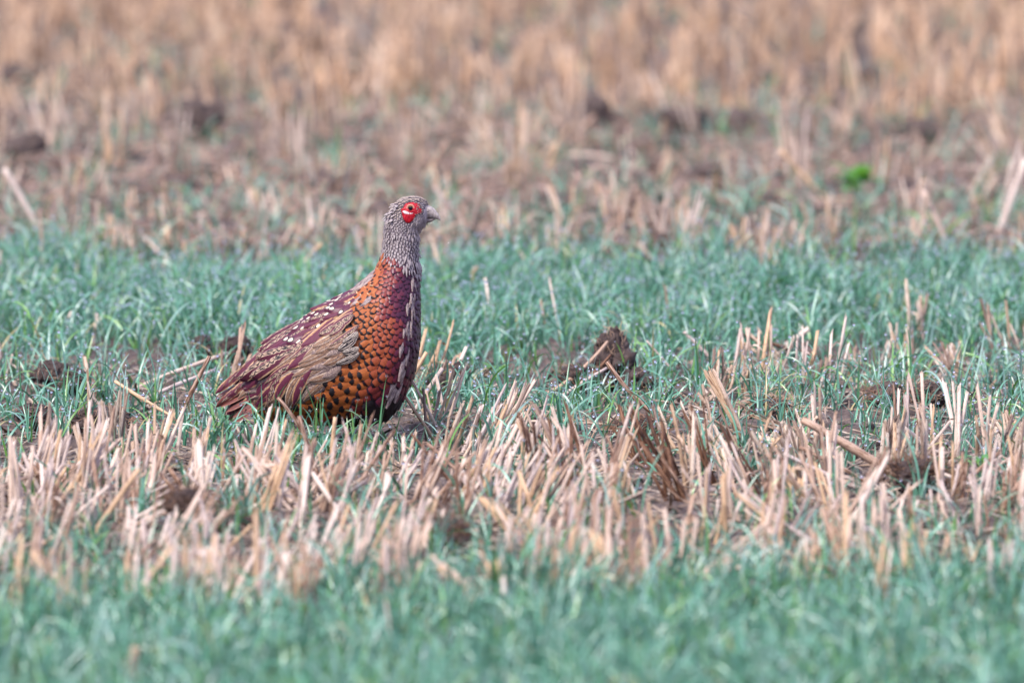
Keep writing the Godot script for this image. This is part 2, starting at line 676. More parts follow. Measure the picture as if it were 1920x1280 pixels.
func part_tuft_labels():
	# look-alikes at the same landmark are told apart by their order from left to right
	for label in tuft_labels:
		var list: Array = tuft_labels[label]
		if list.size() < 2:
			continue
		list.sort_custom(func(a, b): return a.position.x / (CAM_D - a.position.z) < b.position.x / (CAM_D - b.position.z))
		for i in list.size():
			var which: String = ["leftmost", "second", "third", "fourth", "fifth", "sixth", "seventh", "eighth"][mini(i, 7)]
			if i == list.size() - 1: which = "rightmost"
			list[i].set_meta("label", which + " " + label)


func scatter_copies(called: String, mesh: Mesh, material: Material, list: Array, parent: Node):
	if list.is_empty():
		return
	var mm := MultiMesh.new()
	mm.transform_format = MultiMesh.TRANSFORM_3D
	mm.use_colors = true
	mm.mesh = mesh
	mm.instance_count = list.size()
	for i in list.size():
		mm.set_instance_transform(i, list[i][0])
		mm.set_instance_color(i, list[i][1])
	var o := MultiMeshInstance3D.new()
	o.name = called
	o.multimesh = mm
	o.material_override = material
	parent.add_child(o, true)


# ---------------------------------------------------------------- grass
var blade_shapes := []
var blade_tips := []


# a leaf one unit long: rises along +Y and arches towards +Z, folded along its midrib
func blade_mesh(bend: float, start: float, twist: float) -> Array:
	var rows := []
	var uvs := []
	var p := Vector3.ZERO
	var n := 8
	for i in n + 1:
		var t := float(i) / n
		var a := start + bend * t * t
		var dir := Vector3(0, cos(a), sin(a))
		if i > 0:
			p += dir / n
		var w := 0.5 * minf(1.0, 0.55 + 2.2 * t) * pow(maxf(1.0 - t, 0.0), 0.62) * 1.12
		var across := Vector3.RIGHT.rotated(dir, twist * t)
		var up := dir.cross(across)
		rows.append([p - across * w * 0.06, p + up * 0.010 * (1.0 - t), p + across * w * 0.06])
		uvs.append([Vector2(0, t), Vector2(0.5, t), Vector2(1, t)])
	return [rows_mesh(rows, uvs), p]


func grass_color() -> Color:
	var k := rng.randf()
	var c := Color(0.085, 0.27, 0.155).lerp(Color(0.15, 0.36, 0.26), rng.randf())
	if k < 0.17:
		c = Color(0.26, 0.42, 0.36)
	elif k < 0.27:
		c = Color(0.14, 0.33, 0.07)
	elif k < 0.42:
		c = Color(0.05, 0.16, 0.10)
	elif k < 0.44:
		c = Color(0.40, 0.34, 0.15)
	return c * rng.randf_range(0.95, 1.4)


func build_grass():
	for k in 9:
		var b := blade_mesh([0.15, 0.4, 0.6, 0.9, 1.3, 1.9, 0.3, 0.7, 1.1][k], [0.05, 0.1, 0.15, 0.1, 0.2, 0.1, 0.35, 0.4, 0.3][k], [0.3, -0.5, 0.8, -0.4, 0.6, -1.2, 0.2, 1.4, -0.9][k])
		blade_shapes.append(b[0])
		blade_tips.append(b[1])
	var copies := []
	for k in 9:
		copies.append([])
	var drops := []
	for zone in [[-2.0, 0.4, 1200.0], [-5.4, -2.0, 1500.0], [0.4, 1.4, 900.0], [1.4, 4.6, 1200.0], [-9.0, -5.4, 700.0], [-18.0, -9.0, 500.0]]:
		var za: float = zone[0]
		var zb: float = zone[1]
		var half := 1.06 * (CAM_D - za) / CAM_D + 0.7
		for i in int((zb - za) * half * 2.0 * zone[2]):
			var x := rng.randf_range(-half, half)
			var z := rng.randf_range(za, zb)
			if rng.randf() > grass_share(x, z):
				continue
			var X := 960.0 + x / S * CAM_D / (CAM_D - z)
			if z > -0.16 and z < 0.13 and X > 430 and X < 790:
				continue
			var short := 0.7 if (z >= 0.13 and z < 0.9 and X > 600 and X < 800) else 1.0
			seedling(copies, drops, x, z, short)
	var g := Node3D.new()
	g.name = "grass"
	add_child(g)
	tag(g, "bluish green young grass in dewy strips across the field", "grass", "", "stuff")
	for k in 9:
		scatter_copies("blades", blade_shapes[k], M.grass_copies, copies[k], g)
	var ball := SphereMesh.new()
	ball.radius = 1.0
	ball.height = 2.0
	ball.radial_segments = 12
	ball.rings = 6
	var d := Node3D.new()
	d.name = "dew"
	add_child(d)
	tag(d, "tiny clear dew drops hanging on the grass blades", "dew", "", "stuff")
	scatter_copies("drops", ball, M.dew, drops, d)


func seedling(copies: Array, drops: Array, x: float, z: float, size: float):
	var base := on_ground(x, z)
	var yaw := rng.randf() * TAU
	size *= clampf(1.0 + 0.7 * n_patch.get_noise_2d(x * 1.6 + 7.0, z), 0.6, 1.35)
	for i in rng.randi_range(3, 5):
		yaw += 2.0 + rng.randf() * 1.2
		var k := rng.randi_range(0, 8)
		var L := rng.randf_range(0.05, 0.125) * size
		var W := rng.randf_range(0.06, 0.108) * (0.6 + 3.5 * L)
		var b := Basis(Vector3.UP, yaw) * Basis(Vector3.RIGHT, rng.randfn(0.05, 0.16)) * Basis.from_scale(Vector3(W, L, L))
		var t := Transform3D(b, base + Vector3(rng.randfn(0, 0.003), -0.004, rng.randfn(0, 0.003)))
		copies[k].append([t, grass_color()])
		if z > -4.2 and z < 1.4 and rng.randf() < 0.26:
			var r := rng.randf_range(0.0015, 0.0034)
			drops.append([Transform3D(Basis.from_scale(Vector3(r, r * 1.1, r)), t * blade_tips[k] - Vector3(0, r * 0.5, 0)), Color.WHITE])


# ---------------------------------------------------------------- straw litter and root hairs lying about
func litter_mesh(k: int) -> ArrayMesh:
	var r := RandomNumberGenerator.new()
	r.seed = 400 + k
	var path := []
	var radii := []
	var bend := r.randf_range(-0.15, 0.15)
	var lift := r.randf_range(0.0, 0.1)
	for i in 5:
		var t := i / 4.0 - 0.5
		path.append(Vector3(t, lift * (0.25 - t * t), bend * (0.25 - t * t) * 2.0))
		radii.append(1.0)
	var rows := []
	var uvs := []
	for i in 5:
		var row := []
		var uv := []
		var w := 0.03 * (1.0 if i < 4 else r.randf_range(0.4, 1.0))
		for j in 5:
			var a := PI * j / 4.0 * r.randf_range(0.95, 1.05)
			row.append(path[i] + Vector3(0, sin(a) * w * 0.8, cos(a) * w))
			uv.append(Vector2(j / 8.0, i / 4.0))
		rows.append(row)
		uvs.append(uv)
	return rows_mesh(rows, uvs)


func build_litter():
	var shapes := []
	var copies := []
	for k in 6:
		shapes.append(litter_mesh(k))
		copies.append([])
	for zone in [[-1.6, 2.6, 2800.0], [-4.6, -1.6, 160.0], [-9.0, -4.2, 4200.0], [-16.0, -9.0, 600.0], [2.6, 4.4, 60.0]]:
		var za: float = zone[0]
		var zb: float = zone[1]
		var half := 1.06 * (CAM_D - za) / CAM_D + 0.6
		for i in int((zb - za) * half * 2.0 * zone[2] * 0.5):
			var x := rng.randf_range(-half, half)
			var z := rng.randf_range(za, zb)
			var share := 0.35 + 0.65 * stubble_share(x, z) + 0.5 * n_patch.get_noise_2d(x - 20.0, z)
			if rng.randf() > share:
				continue
			var L := rng.randf_range(0.02, 0.11) * (1.4 if z < -4.0 else 1.0)
			var thick := rng.randf_range(0.03, 0.13)
			var b := Basis(Vector3.UP, rng.randf() * TAU) * Basis(Vector3(0, 0, 1), rng.randfn(0, 0.32)) * Basis.from_scale(Vector3(L, thick, thick))
			copies[rng.randi_range(0, 5)].append([Transform3D(b, on_ground(x, z) + Vector3(0, rng.randf_range(0.001, 0.014) * (3.0 if z < -4.2 else 1.0), 0)), straw_color() * (Color(1.05, 0.95, 0.95) if z < -4.2 and z > -8.5 else Color.WHITE) * rng.randf_range(0.32, 0.9)])
	var g := Node3D.new()
	g.name = "straw_litter"
	add_child(g)
	tag(g, "chopped straw and chaff strewn over the soil", "straw", "", "stuff")
	for k in 6:
		scatter_copies("straw_bits", shapes[k], M.straw_copies, copies[k], g)
	# crumbs of soil
	var crumb := clod_mesh(71, 0.4, 20, 14)
	var crumbs := []
	for i in 5200:
		var z := rng.randf_range(-1.8, 2.3) if i < 4200 else rng.randf_range(-9.0, -1.8)
		var x := rng.randf_range(-1.7, 1.7)
		if n_patch.get_noise_2d(x + 9.0, z - 7.0) < -0.05:
			continue
		var r := 0.004 + 0.016 * pow(rng.randf(), 3.0)
		var b := Basis(Vector3.UP, rng.randf() * TAU) * Basis.from_scale(Vector3(r, r * 0.8, r))
		crumbs.append([Transform3D(b, on_ground(x, z)), Color(1, 1, 1) * rng.randf_range(0.7, 1.1)])
	for i in 1200:
		var z := rng.randf_range(-9.5, -4.3) if i < 900 else rng.randf_range(-14.0, -9.5)
		var x := rng.randf_range(-2.4, 2.4)
		if n_patch.get_noise_2d(x * 1.3, z * 0.9) < -0.06:
			continue
		var r := 0.015 + 0.06 * pow(rng.randf(), 2.2)
		crumbs.append([Transform3D(Basis(Vector3.UP, rng.randf() * TAU) * Basis.from_scale(Vector3(r * 1.2, r * 0.8, r)), on_ground(x, z)), Color.WHITE])
	var s := Node3D.new()
	s.name = "soil_crumbs"
	add_child(s)
	tag(s, "small crumbs of brown soil strewn between straw and grass", "soil", "", "stuff")
	scatter_copies("crumbs", crumb, M.soil, crumbs, s)


# ---------------------------------------------------------------- clods
func clod_mesh(sd: int, rough: float, nu := 64, nv := 44) -> ArrayMesh:
	var nz := FastNoiseLite.new()
	nz.seed = sd
	nz.frequency = 1.1
	nz.fractal_octaves = 4
	nz.fractal_gain = 0.6
	var cell := FastNoiseLite.new()
	cell.seed = sd + 1
	cell.noise_type = FastNoiseLite.TYPE_CELLULAR
	cell.frequency = 2.4
	var rows := []
	var uvs := []
	for i in nv + 1:
		var row := []
		var uv := []
		var th := PI * i / nv
		for j in nu + 1:
			var ph := TAU * (j % nu) / nu
			var d := Vector3(sin(th) * cos(ph), cos(th), sin(th) * sin(ph))
			var k := 1.0 + rough * 1.0 * nz.get_noise_3dv(d) + rough * 0.6 * cell.get_noise_3dv(d) + rough * 0.4 * nz.get_noise_3dv(d * 3.5) + rough * 0.22 * nz.get_noise_3dv(d * 8.0)
			row.append(d * k)
			uv.append(Vector2(float(j) / nu, float(i) / nv))
		rows.append(row)
		uvs.append(uv)
	return rows_mesh(rows, uvs)


# a tangle of fine roots on a lump of unit radius
func roots_mesh(sd: int, count: int, reach: float, thick: float) -> ArrayMesh:
	var r := RandomNumberGenerator.new()
	r.seed = sd
	var st := SurfaceTool.new()
	st.begin(Mesh.PRIMITIVE_TRIANGLES)
	st.set_smooth_group(0)
	var first := 0
	for k in count:
		var p := Vector3(r.randfn(), absf(r.randfn()) * 0.9 - 0.1, r.randfn()).normalized() * 0.9
		var dir := (p + Vector3(r.randfn(), r.randfn(), r.randfn()) * 0.7).normalized()
		var path := []
		var radii := []
		for i in 6:
			path.append(p)
			radii.append(thick * (1.0 - 0.14 * i))
			p += dir * reach * r.randf_range(0.1, 0.22)
			dir = (dir + Vector3(r.randfn(), r.randfn() - 0.25, r.randfn()) * 0.45).normalized()
		var t := tube_rows(path, radii, 3)
		first = add_rows(st, t[0], t[1], false, [], first)
	st.generate_normals()
	return st.commit()


func build_clods():
	# X, Y of the middle, half width, half height, Y where it meets the ground, roots, label
	var list := [
		[378, 648, 26, 20, 690, 20, "brown soil clod with straw stubs left of the pheasant's back"],
		[440, 655, 36, 26, 695, 14, "dark soil clod right behind the pheasant's back"],
		[95, 695, 34, 20, 735, 12, "dark soil clod in the grass at the left edge"],
		[140, 712, 30, 18, 745, 16, "low brown clod beside a dark one at the left edge"],
		[1150, 660, 31, 40, 735, 70, "tall upturned dark clod standing right of the pheasant"],
		[1085, 702, 40, 20, 745, 60, "rounded brown clod leaning against the tall upturned clod"],
		[1195, 715, 34, 24, 750, 22, "dark clod at the right foot of the tall upturned clod"],
		[845, 705, 42, 26, 745, 20, "dark soil clod in front of the pheasant's breast"],
		[350, 948, 42, 32, 1035, 200, "fuzzy brown root ball on leaning straw, lower left"],
		[445, 988, 44, 24, 1022, 160, "flat crumbly clod right of the fuzzy root ball"],
		[830, 1000, 44, 32, 1045, 260, "root-tangled clod in the stubble below the pheasant"],
		[1715, 888, 64, 26, 930, 220, "wide root-tangled clod under the fallen straw at the right"],
		[1445, 765, 42, 24, 800, 160, "rooty brown clod below the right stubble patch"],
		[1665, 745, 40, 26, 785, 120, "brown rooty clod between two grass sprigs at the right"],
		[1745, 742, 44, 28, 775, 90, "dark rooty clod behind the tall stalks at the right"],
		[1200, 800, 60, 18, 825, 180, "low rooty clod between brown stalks right of the pheasant"],
		[1060, 868, 46, 20, 895, 60, "low clod hidden among dark brown stalks"],
		[190, 790, 60, 26, 830, 40, "broad soil clod with sparse grass at the left"],
		[60, 780, 50, 24, 815, 20, "soil clod at the far left between grass blades"],
		[578, 95, 34, 36, 135, 0, "blurred dark clod near the top, left of centre"],
		[375, 225, 44, 38, 275, 0, "blurred purplish brown clod in the far stubble, upper left"],
		[28, 150, 50, 30, 190, 0, "blurred brown clod at the upper left edge"],
		[45, 285, 46, 34, 330, 0, "blurred brown clod above the leaning straw at the left edge"],
		[1115, 215, 44, 36, 265, 0, "blurred dark clod behind the grass, right of centre"],
		[1275, 235, 54, 34, 280, 0, "blurred brown clod among litter, upper right"],
		[1720, 250, 50, 28, 290, 0, "blurred clod near the right edge behind the grass"],
		[1330, 330, 40, 26, 365, 0, "small blurred clod left of the far leafy weed"],
		[640, 150, 36, 26, 180, 0, "small blurred grey brown clod under the top dark clod"]]
	var crumb_shapes := [clod_mesh(41, 0.5, 16, 11), clod_mesh(42, 0.5, 16, 11), clod_mesh(43, 0.55, 16, 11)]
	var n := 0
	for c in list:
		var z := depth_of(c[4])
		var p := place(c[0], c[1], z)
		var k := (CAM_D - z) / CAM_D * S
		var o := thing("soil_clod", Vector3(p.x, p.y, z))
		var lump := part("lump", clod_mesh(500 + n * 3, 0.36), M.soil if n > 18 or n % 3 == 1 and n > 9 else M.soil_dark, o)
		var sz := Vector3(c[2], c[3] * 1.1, minf(c[2], 36.0)) * k
		# sit on the ground
		var sunk: float = p.y - sz.y - hgt(p.x, z)
		if sunk > -0.008 and n != 8:
			var mid: float = (p.y + sz.y + hgt(p.x, z) - 0.008) * 0.5
			sz.y = p.y + sz.y - mid
			o.position.y = mid
		lump.scale = sz
		lump.rotation.y = n * 1.3
		for i in 9:
			var a := rng.randf() * TAU
			var e := rng.randf_range(-0.35, 0.85)
			var r := rng.randf_range(0.22, 0.5)
			var cr := part("crumb", crumb_shapes[i % 3], lump.material_override, o)
			cr.position = Vector3(cos(a) * sz.x * 0.85 * cos(e), sin(e) * sz.y * 0.85, sin(a) * sz.z * 0.85 * cos(e))
			cr.scale = Vector3(r, r * rng.randf_range(0.7, 1.0), r) * sz.y * 0.95
			cr.rotation = Vector3(rng.randf(), rng.randf(), rng.randf()) * 6.0
		if c[5] > 0:
			var rt := part("roots", roots_mesh(800 + n, c[5], 1.0 if c[5] < 100 else 1.35, 0.018), M.root_dark if n in [8, 9, 10, 11] else (M.root if n % 2 else M.root_pale), o)
			rt.scale = Vector3(sz.x, sz.y, sz.z) * 1.02
		tag(o, c[6], "clod", "soil clods in the stubble field")
		n += 1


# ---------------------------------------------------------------- single straws lying or leaning
func build_straws():
	# foot X, Y, tip X, Y, Y of the ground at the foot, thickness, tint, label, how far the tip lies behind the foot
	var list := [
		[232, 738, 425, 662, 745, 9, 0, "long pale straw lying across the soil left of the pheasant", 0.25],
		[262, 752, 402, 694, 762, 8, 2, "second pale straw under the long one left of the pheasant", 0.2],
		[215, 715, 330, 786, 790, 7, 1, "golden straw crossing the pale pair left of the pheasant", -0.1],
		[330, 790, 392, 668, 800, 9, 5, "weathered straw standing askew behind the pheasant's tail", 0.0],
		[1682, 892, 1504, 786, 905, 17, 3, "thick fallen tan stalk slanting across the right stubble", 0.0],
		[1610, 915, 1470, 850, 925, 9, 2, "thin beige straw below the thick fallen stalk", 0.0],
		[1630, 905, 1500, 838, 915, 8, 5, "weathered straw just under the thick fallen stalk", 0.05],
		[909, 930, 800, 831, 940, 8, 5, "brownish straw slanting down right under the pheasant's breast", 0.05],
		[865, 930, 770, 812, 940, 6, 6, "thin dark straw slanting beside the brownish one", 0.0],
		[1010, 745, 1140, 640, 750, 8, 3, "curved straw running up the tall upturned clod", 0.05],
		[1022, 752, 1146, 665, 758, 7, 6, "dark straw strand running up the tall upturned clod", 0.05],
		[1035, 758, 1138, 690, 764, 7, 2, "beige straw strand at the foot of the tall upturned clod", 0.05],
		[1250, 790, 1138, 678, 800, 9, 5, "bent weathered straw leaning on the tall upturned clod", 0.0],
		[1268, 702, 1212, 638, 720, 4, 2, "thin bleached stem leaning in the grass right of the tall clod", 0.0],
		[990, 790, 1112, 800, 812, 5, 0, "thin straw lying level on the soil right of centre", 0.0],
		[1075, 793, 1140, 796, 810, 5, 3, "short straw lying level beside the thin one", 0.0],
		[1128, 962, 1205, 928, 972, 7, 7, "dark straw lying in the near stubble below centre", 0.0],
		[1475, 648, 1517, 616, 668, 12, 4, "thick cream straw end sticking out of the right grass", 0.0],
		[1392, 628, 1540, 672, 690, 8, 6, "dark straw lying behind the right stubble patch", 0.1],
		[1648, 882, 1785, 858, 895, 6, 6, "grey brown twig lying under the tall stalks at the right", 0.0],
		[1330, 668, 1282, 622, 690, 7, 2, "pale bent leaf sheath in the grass right of the tall clod", 0.0],
		[78, 440, 8, 316, 455, 11, 4, "bright blurred straw leaning left at the left edge", 0.0],
		[542, 522, 604, 456, 535, 8, 1, "golden straw slanting up from the grass left of the neck", 0.0],
		[790, 350, 838, 268, 372, 11, 3, "blurred straw slanting up behind the pheasant's head", 0.0],
		[870, 420, 815, 352, 430, 9, 2, "blurred straw slanting down behind the pheasant's beak", 0.0],
		[1872, 440, 1925, 300, 452, 13, 4, "bright blurred straw leaning right at the right edge", 0.0],
		[1782, 470, 1730, 358, 482, 10, 0, "blurred pale straw leaning left in the right grass edge", 0.0],
		[1545, 372, 1462, 282, 392, 10, 1, "golden blurred straw leaning left before the tall far tuft", 0.0],
		[1150, 298, 1062, 292, 318, 9, 0, "blurred pale straw lying level in the far litter", 0.0],
		[1055, 275, 1115, 218, 298, 10, 3, "blurred tan straw slanting in the far litter", 0.0],
		[1020, 340, 1045, 270, 355, 9, 1, "blurred golden straw standing in the far litter", 0.0],
		[860, 545, 895, 500, 560, 8, 3, "short tan straw slanting in the grass right of the neck", 0.0],
		[745, 760, 800, 660, 780, 9, 1, "golden stalk leaning right at the pheasant's breast", 0.0],
		[775, 775, 830, 690, 790, 9, 2, "beige stalk leaning right beyond the pheasant's breast", 0.0],
		[590, 850, 520, 745, 865, 8, 5, "weathered stalk leaning left before the pheasant's flank", 0.0],
		[600, 905, 560, 780, 920, 9, 5, "tan curved stalk leaning left under the pheasant's flank", 0.0],
		[620, 880, 628, 782, 890, 9, 1, "golden upright stalk cut square under the pheasant's belly", 0.0],
		[170, 1010, 260, 880, 1030, 11, 1, "long golden straw leaning right at the lower left", 0.0],
		[60, 1030, 150, 985, 1045, 10, 3, "blurred tan straw lying at the lower left edge", 0.0],
		[405, 1045, 470, 985, 1060, 7, 1, "yellow straw slanting under the flat clod at the lower left", 0.0],
		[240, 1275, 252, 1215, 1290, 22, 3, "strongly blurred tan stub in the near grass at the bottom left", 0.0],
		[1860, 1275, 1850, 1228, 1290, 22, 2, "strongly blurred pale stub in the near grass at the bottom right", 0.0]]
	var n := 0
	for c in list:
		var z := depth_of(c[4])
		var a := place(c[0], c[1], z)
		var b := place(c[2], c[3], z - c[8])
		var k := (CAM_D - z) / CAM_D * S
		var o := thing("straw_stalk", a)
		var r := RandomNumberGenerator.new()
		r.seed = 60 + n
		var path := []
		var radii := []
		var sag := Vector3(r.randf_range(-1, 1), r.randf_range(-0.6, 1.0), r.randf_range(-1, 1)) * (b - a).length() * 0.03
		if n == 9 or n == 10 or n == 12:
			sag = Vector3(0, -0.016, 0)
		for i in 9:
			var t := i / 8.0
			path.append((b - a) * t + sag * 4.0 * t * (1.0 - t))
			var rr: float = c[5] * 0.5 * k * (1.06 - 0.2 * t)
			if i == 4:
				rr *= 1.16
			radii.append(rr)
		# close the far end with a ragged cut
		path.append(path[-1] - (b - a).normalized() * 0.001)
		radii.append(radii[-1] * 0.6)
		path.append(path[-1] - (b - a).normalized() * 0.006)
		radii.append(radii[-1] * 0.2)
		part("stem", tube(path, radii, 8), M.straw_tints[c[6]], o)
		tag(o, c[7], "straw", "loose straws in the stubble field")
		n += 1


# ---------------------------------------------------------------- broad-leaved weeds and single grass sprigs
func weed_leaf() -> ArrayMesh:
	var rows := []
	var uvs := []
	for i in 7:
		var t := i / 6.0
		var w := 0.36 * sin(PI * pow(t, 0.8)) * (1.0 - 0.25 * t) + 0.03 * (1.0 - t)
		var row := []
		var uv := []
		for j in 5:
			var u := j / 2.0 - 1.0
			row.append(Vector3(u * w, 0.12 * sin(t * 3.0) + 0.10 * u * u * w - 0.25 * t * t * 0.4 + 0.02 * sin(j * 2.1 + i * 1.7), t))
			uv.append(Vector2(j / 4.0, t))
		rows.append(row)
		uvs.append(uv)
	return rows_mesh(rows, uvs)


func build_weeds():
	var leaf := weed_leaf()
	var green := mat(null, rgb8(74, 122, 62), 0.5)
	green.backlight_enabled = true
	green.backlight = Color(0.4, 0.6, 0.2)
	var stemm := mat(null, rgb8(120, 150, 90), 0.6)
	for w in [[1605, 388, 15, 50, "leafy green weed among far stubble at the upper right"], [930, 715, 5, 30, "flat green weed between pheasant and tall clod"],
			[190, 460, 7, 30, "leafy green weed at the left end of the grass strip edge"], [1290, 195, 5, 22, "small blurred green weed in the far stubble"],
			[1450, 180, 4, 22, "small blurred bright weed near the top right"], [1010, 1075, 6, 28, "blurred broad weed at the near grass edge below centre"],
			[320, 1095, 5, 26, "blurred broad weed at the near grass edge, lower left"], [540, 235, 4, 20, "tiny blurred weed in the upper left stubble"],
			[1840, 905, 6, 26, "bright green weed under the right end stalks"], [300, 885, 5, 22, "green weed in the strip left of the root ball"]]:
		var z := depth_of(w[1])
		var k := (CAM_D - z) / CAM_D * S
		var x: float = (w[0] - 960.0) * k
		var o := thing("leafy_weed", on_ground(x, z))
		tag(o, w[4], "weed", "leafy weeds in the field")
		for i in w[2]:
			var yaw: float = TAU * i / w[2] + rng.randf() * 0.6
			var lift: float = rng.randf_range(0.02, 0.045) * (1.9 if w[2] > 10 else 1.0)
			var base := Vector3(sin(yaw) * 0.012, lift, cos(yaw) * 0.012)
			part("stem", tube([Vector3.ZERO, base * Vector3(0.4, 0.7, 0.4), base], [0.0022, 0.002, 0.0016], 5), stemm, o)
			var l := part("leaf", leaf, green, o)
			var sc: float = w[3] * k * rng.randf_range(0.7, 1.15)
			l.transform = Transform3D(Basis(Vector3.UP, yaw) * Basis(Vector3.RIGHT, rng.randf_range(-0.7, 0.1)) * Basis.from_scale(Vector3(sc, sc, sc)), base)
	# sharp sprigs round the bird: X, Y of the foot, height in drawing units, lean
	var ball := SphereMesh.new()
	ball.radius = 1.0
	ball.height = 2.0
	ball.radial_segments = 14
	ball.rings = 8
	var spots := [[545, 842, 105, "under the pheasant's flank"], [583, 850, 90, "before the pheasant's vent feathers"], [604, 846, 150, "rising across the pheasant's flank"], [655, 852, 100, "under the pheasant's belly"],
		[706, 858, 165, "rising before the pheasant's dark belly"], [735, 852, 110, "at the pheasant's breast foot"], [668, 865, 95, "in front of the pheasant's legs"], [505, 838, 120, "before the pheasant's wing tip"],
		[470, 830, 150, "before the pheasant's tail"], [450, 838, 130, "low before the pheasant's tail coverts"], [490, 846, 140, "crossing the pheasant's tail root"], [525, 850, 135, "before the pheasant's lower wing"], [560, 852, 120, "under the pheasant's lower wing"], [590, 846, 115, "before the pheasant's rear flank"], [635, 848, 120, "before the pheasant's orange flank"], [685, 850, 105, "between the pheasant's legs and camera side"], [430, 825, 130, "at the pheasant's tail end"], [405, 815, 150, "behind the pheasant's tail tip"], [770, 862, 90, "between the breast and the leaning stalks"],
		[620, 870, 80, "before the square-cut golden stalk"], [1060, 800, 130, "in front of the tall upturned clod"], [1120, 790, 120, "at the foot of the tall upturned clod"], [1240, 770, 110, "right of the tall upturned clod"],
		[1310, 750, 150, "standing behind the brown leaning stalks"], [1460, 760, 140, "in the gap of the right stubble"], [1560, 770, 150, "arching over the right rooty clods"], [1610, 775, 140, "beside the right rooty clods"],
		[1660, 800, 150, "before the right rooty clods"], [1700, 740, 160, "behind the tall right stalks"], [1450, 900, 140, "bright, before the right beige stubble"], [1690, 910, 110, "by the wide rooty clod"],
		[1810, 930, 120, "near the right end weed"], [330, 800, 110, "between straws behind the tail"], [290, 790, 120, "on the soil left of the tail"], [240, 815, 100, "on the broad left clod"],
		[120, 800, 130, "before the left dark clods"], [40, 810, 140, "at the left edge"], [180, 760, 110, "beside the low left clod"], [1010, 880, 130, "crossing the dark brown stalks"],
		[1025, 960, 120, "in the near strip below the dark stalks"], [880, 790, 100, "among the leaning stalks right of the breast"], [950, 770, 120, "between leaning stalks and curved straws"], [1380, 690, 130, "behind the right stubble patch"]]
	var n := 0
	for s in spots:
		var z := depth_of(s[1])
		var k := (CAM_D - z) / CAM_D * S
		var x: float = (s[0] - 960.0) * k
		var o := thing("grass_sprig", on_ground(x, z))
		tag(o, "dewy green grass sprig " + s[3], "grass sprig", "dewy grass sprigs in the sharp part of the field")
		var yaw := rng.randf() * TAU
		var count := rng.randi_range(4, 6)
		for i in count:
			yaw += TAU / count + rng.randfn(0, 0.4)
			var j := rng.randi_range(0, 8)
			var L: float = s[2] * k * (1.05 if i == 0 else rng.randf_range(0.5, 0.95))
			var W := rng.randf_range(0.085, 0.13)
			if i == 0:
				j = [0, 1, 6][n % 3]
			var b := Basis(Vector3.UP, yaw) * Basis(Vector3.RIGHT, rng.randfn(0.0, 0.14)) * Basis.from_scale(Vector3(W, L, L))
			var l := part("blade", blade_shapes[j], M.leaf_tints[rng.randi_range(0, 4)], o)
			l.transform = Transform3D(b, Vector3(rng.randfn(0, 0.003), -0.004, rng.randfn(0, 0.003)))
			if rng.randf() < 0.75:
				var r := rng.randf_range(0.0018, 0.0032)
				var d := part("dew_drop", ball, M.dew, l)
				var tip: Vector3 = l.transform * blade_tips[j]
				d.transform = l.transform.affine_inverse() * Transform3D(Basis.from_scale(Vector3(r, r, r)), tip + Vector3(0, -r * 0.4, 0))
		n += 1


# ---------------------------------------------------------------- the pheasant
# Outline of the bird in its own side drawing: each ring as back X, Y, front X, Y and half width
const RINGS := [[466, 709, 480, 776, 16], [486, 676, 514, 782, 44], [514, 646, 556, 786, 68], [552, 615, 612, 790, 85], [605, 578, 676, 791, 94], [649, 554, 730, 774, 96],
	[676, 537, 764, 724, 92], [693, 521, 781, 668, 83], [704, 508, 786, 602, 68], [712, 494, 786, 547, 53], [718, 475, 783, 502, 41], [721, 455, 782, 472, 34],
	[722, 436, 783, 450, 31], [724, 418, 786, 434, 30], [734, 394, 796, 421, 30], [752, 376, 801, 411, 28], [777, 370, 803, 404, 21], [796, 377, 804, 398, 11], [803, 385, 805, 393, 5]]
var zmap := PackedFloat32Array()
const ZX0 := 380
const ZY0 := 350
const ZNX := 160
const ZNY := 170
var bird: Node3D
var F := {}


func bp(X: float, Y: float, Z := 0.0) -> Vector3:
	return Vector3((X - 680.0) * S, (835.0 - Y) * S / COSP, Z * S)


func ring_at(s: float) -> Array:
	s = clampf(s, 0.0, RINGS.size() - 1.0)
	var i := mini(int(s), RINGS.size() - 2)
	var t := s - i
	var out := []
	for k in 5:
		var a: float = RINGS[maxi(i - 1, 0)][k]
		var b: float = RINGS[i][k]
		var c: float = RINGS[i + 1][k]
		var d: float = RINGS[mini(i + 2, RINGS.size() - 1)][k]
		out.append(0.5 * (2.0 * b + (c - a) * t + (2.0 * a - 5.0 * b + 4.0 * c - d) * t * t + (3.0 * b - a - 3.0 * c + d) * t * t * t))
	return out


# the skin, in drawing units: s along the bird from tail to face, th round it from back (0) over its right side (PI/2) to front (PI)
func skin(s: float, th: float) -> Vector3:
	var r := ring_at(s)
	var c := cos(th)
	var n := sin(th)
	var k := signf(c) * pow(absf(c), 0.92)
	var cx: float = (r[0] + r[2]) * 0.5 + (r[0] - r[2]) * 0.5 * k
	var cy: float = (r[1] + r[3]) * 0.5 + (r[1] - r[3]) * 0.5 * k
	return Vector3(cx, cy, r[4] * signf(n) * pow(absf(n), 0.92))


func skin_frame(s: float, th: float) -> Array:
	# position, tailward direction, outward normal (metres, bird axes)
	var p := skin(s, th)
	var ps := skin(s + 0.05, th) - skin(s - 0.05, th)
	var pt := skin(s, th + 0.03) - skin(s, th - 0.03)
	var fl := Vector3(1, -1, 1)
	ps *= fl
	pt *= fl
	var n := ps.cross(pt).normalized()
	if n.dot((p - skin(s, th + PI)) * fl) < 0.0:
		n = -n
	var d := (-ps + n * ps.dot(n)).normalized()
	return [p, d, n, ps / 0.1, pt / 0.06]


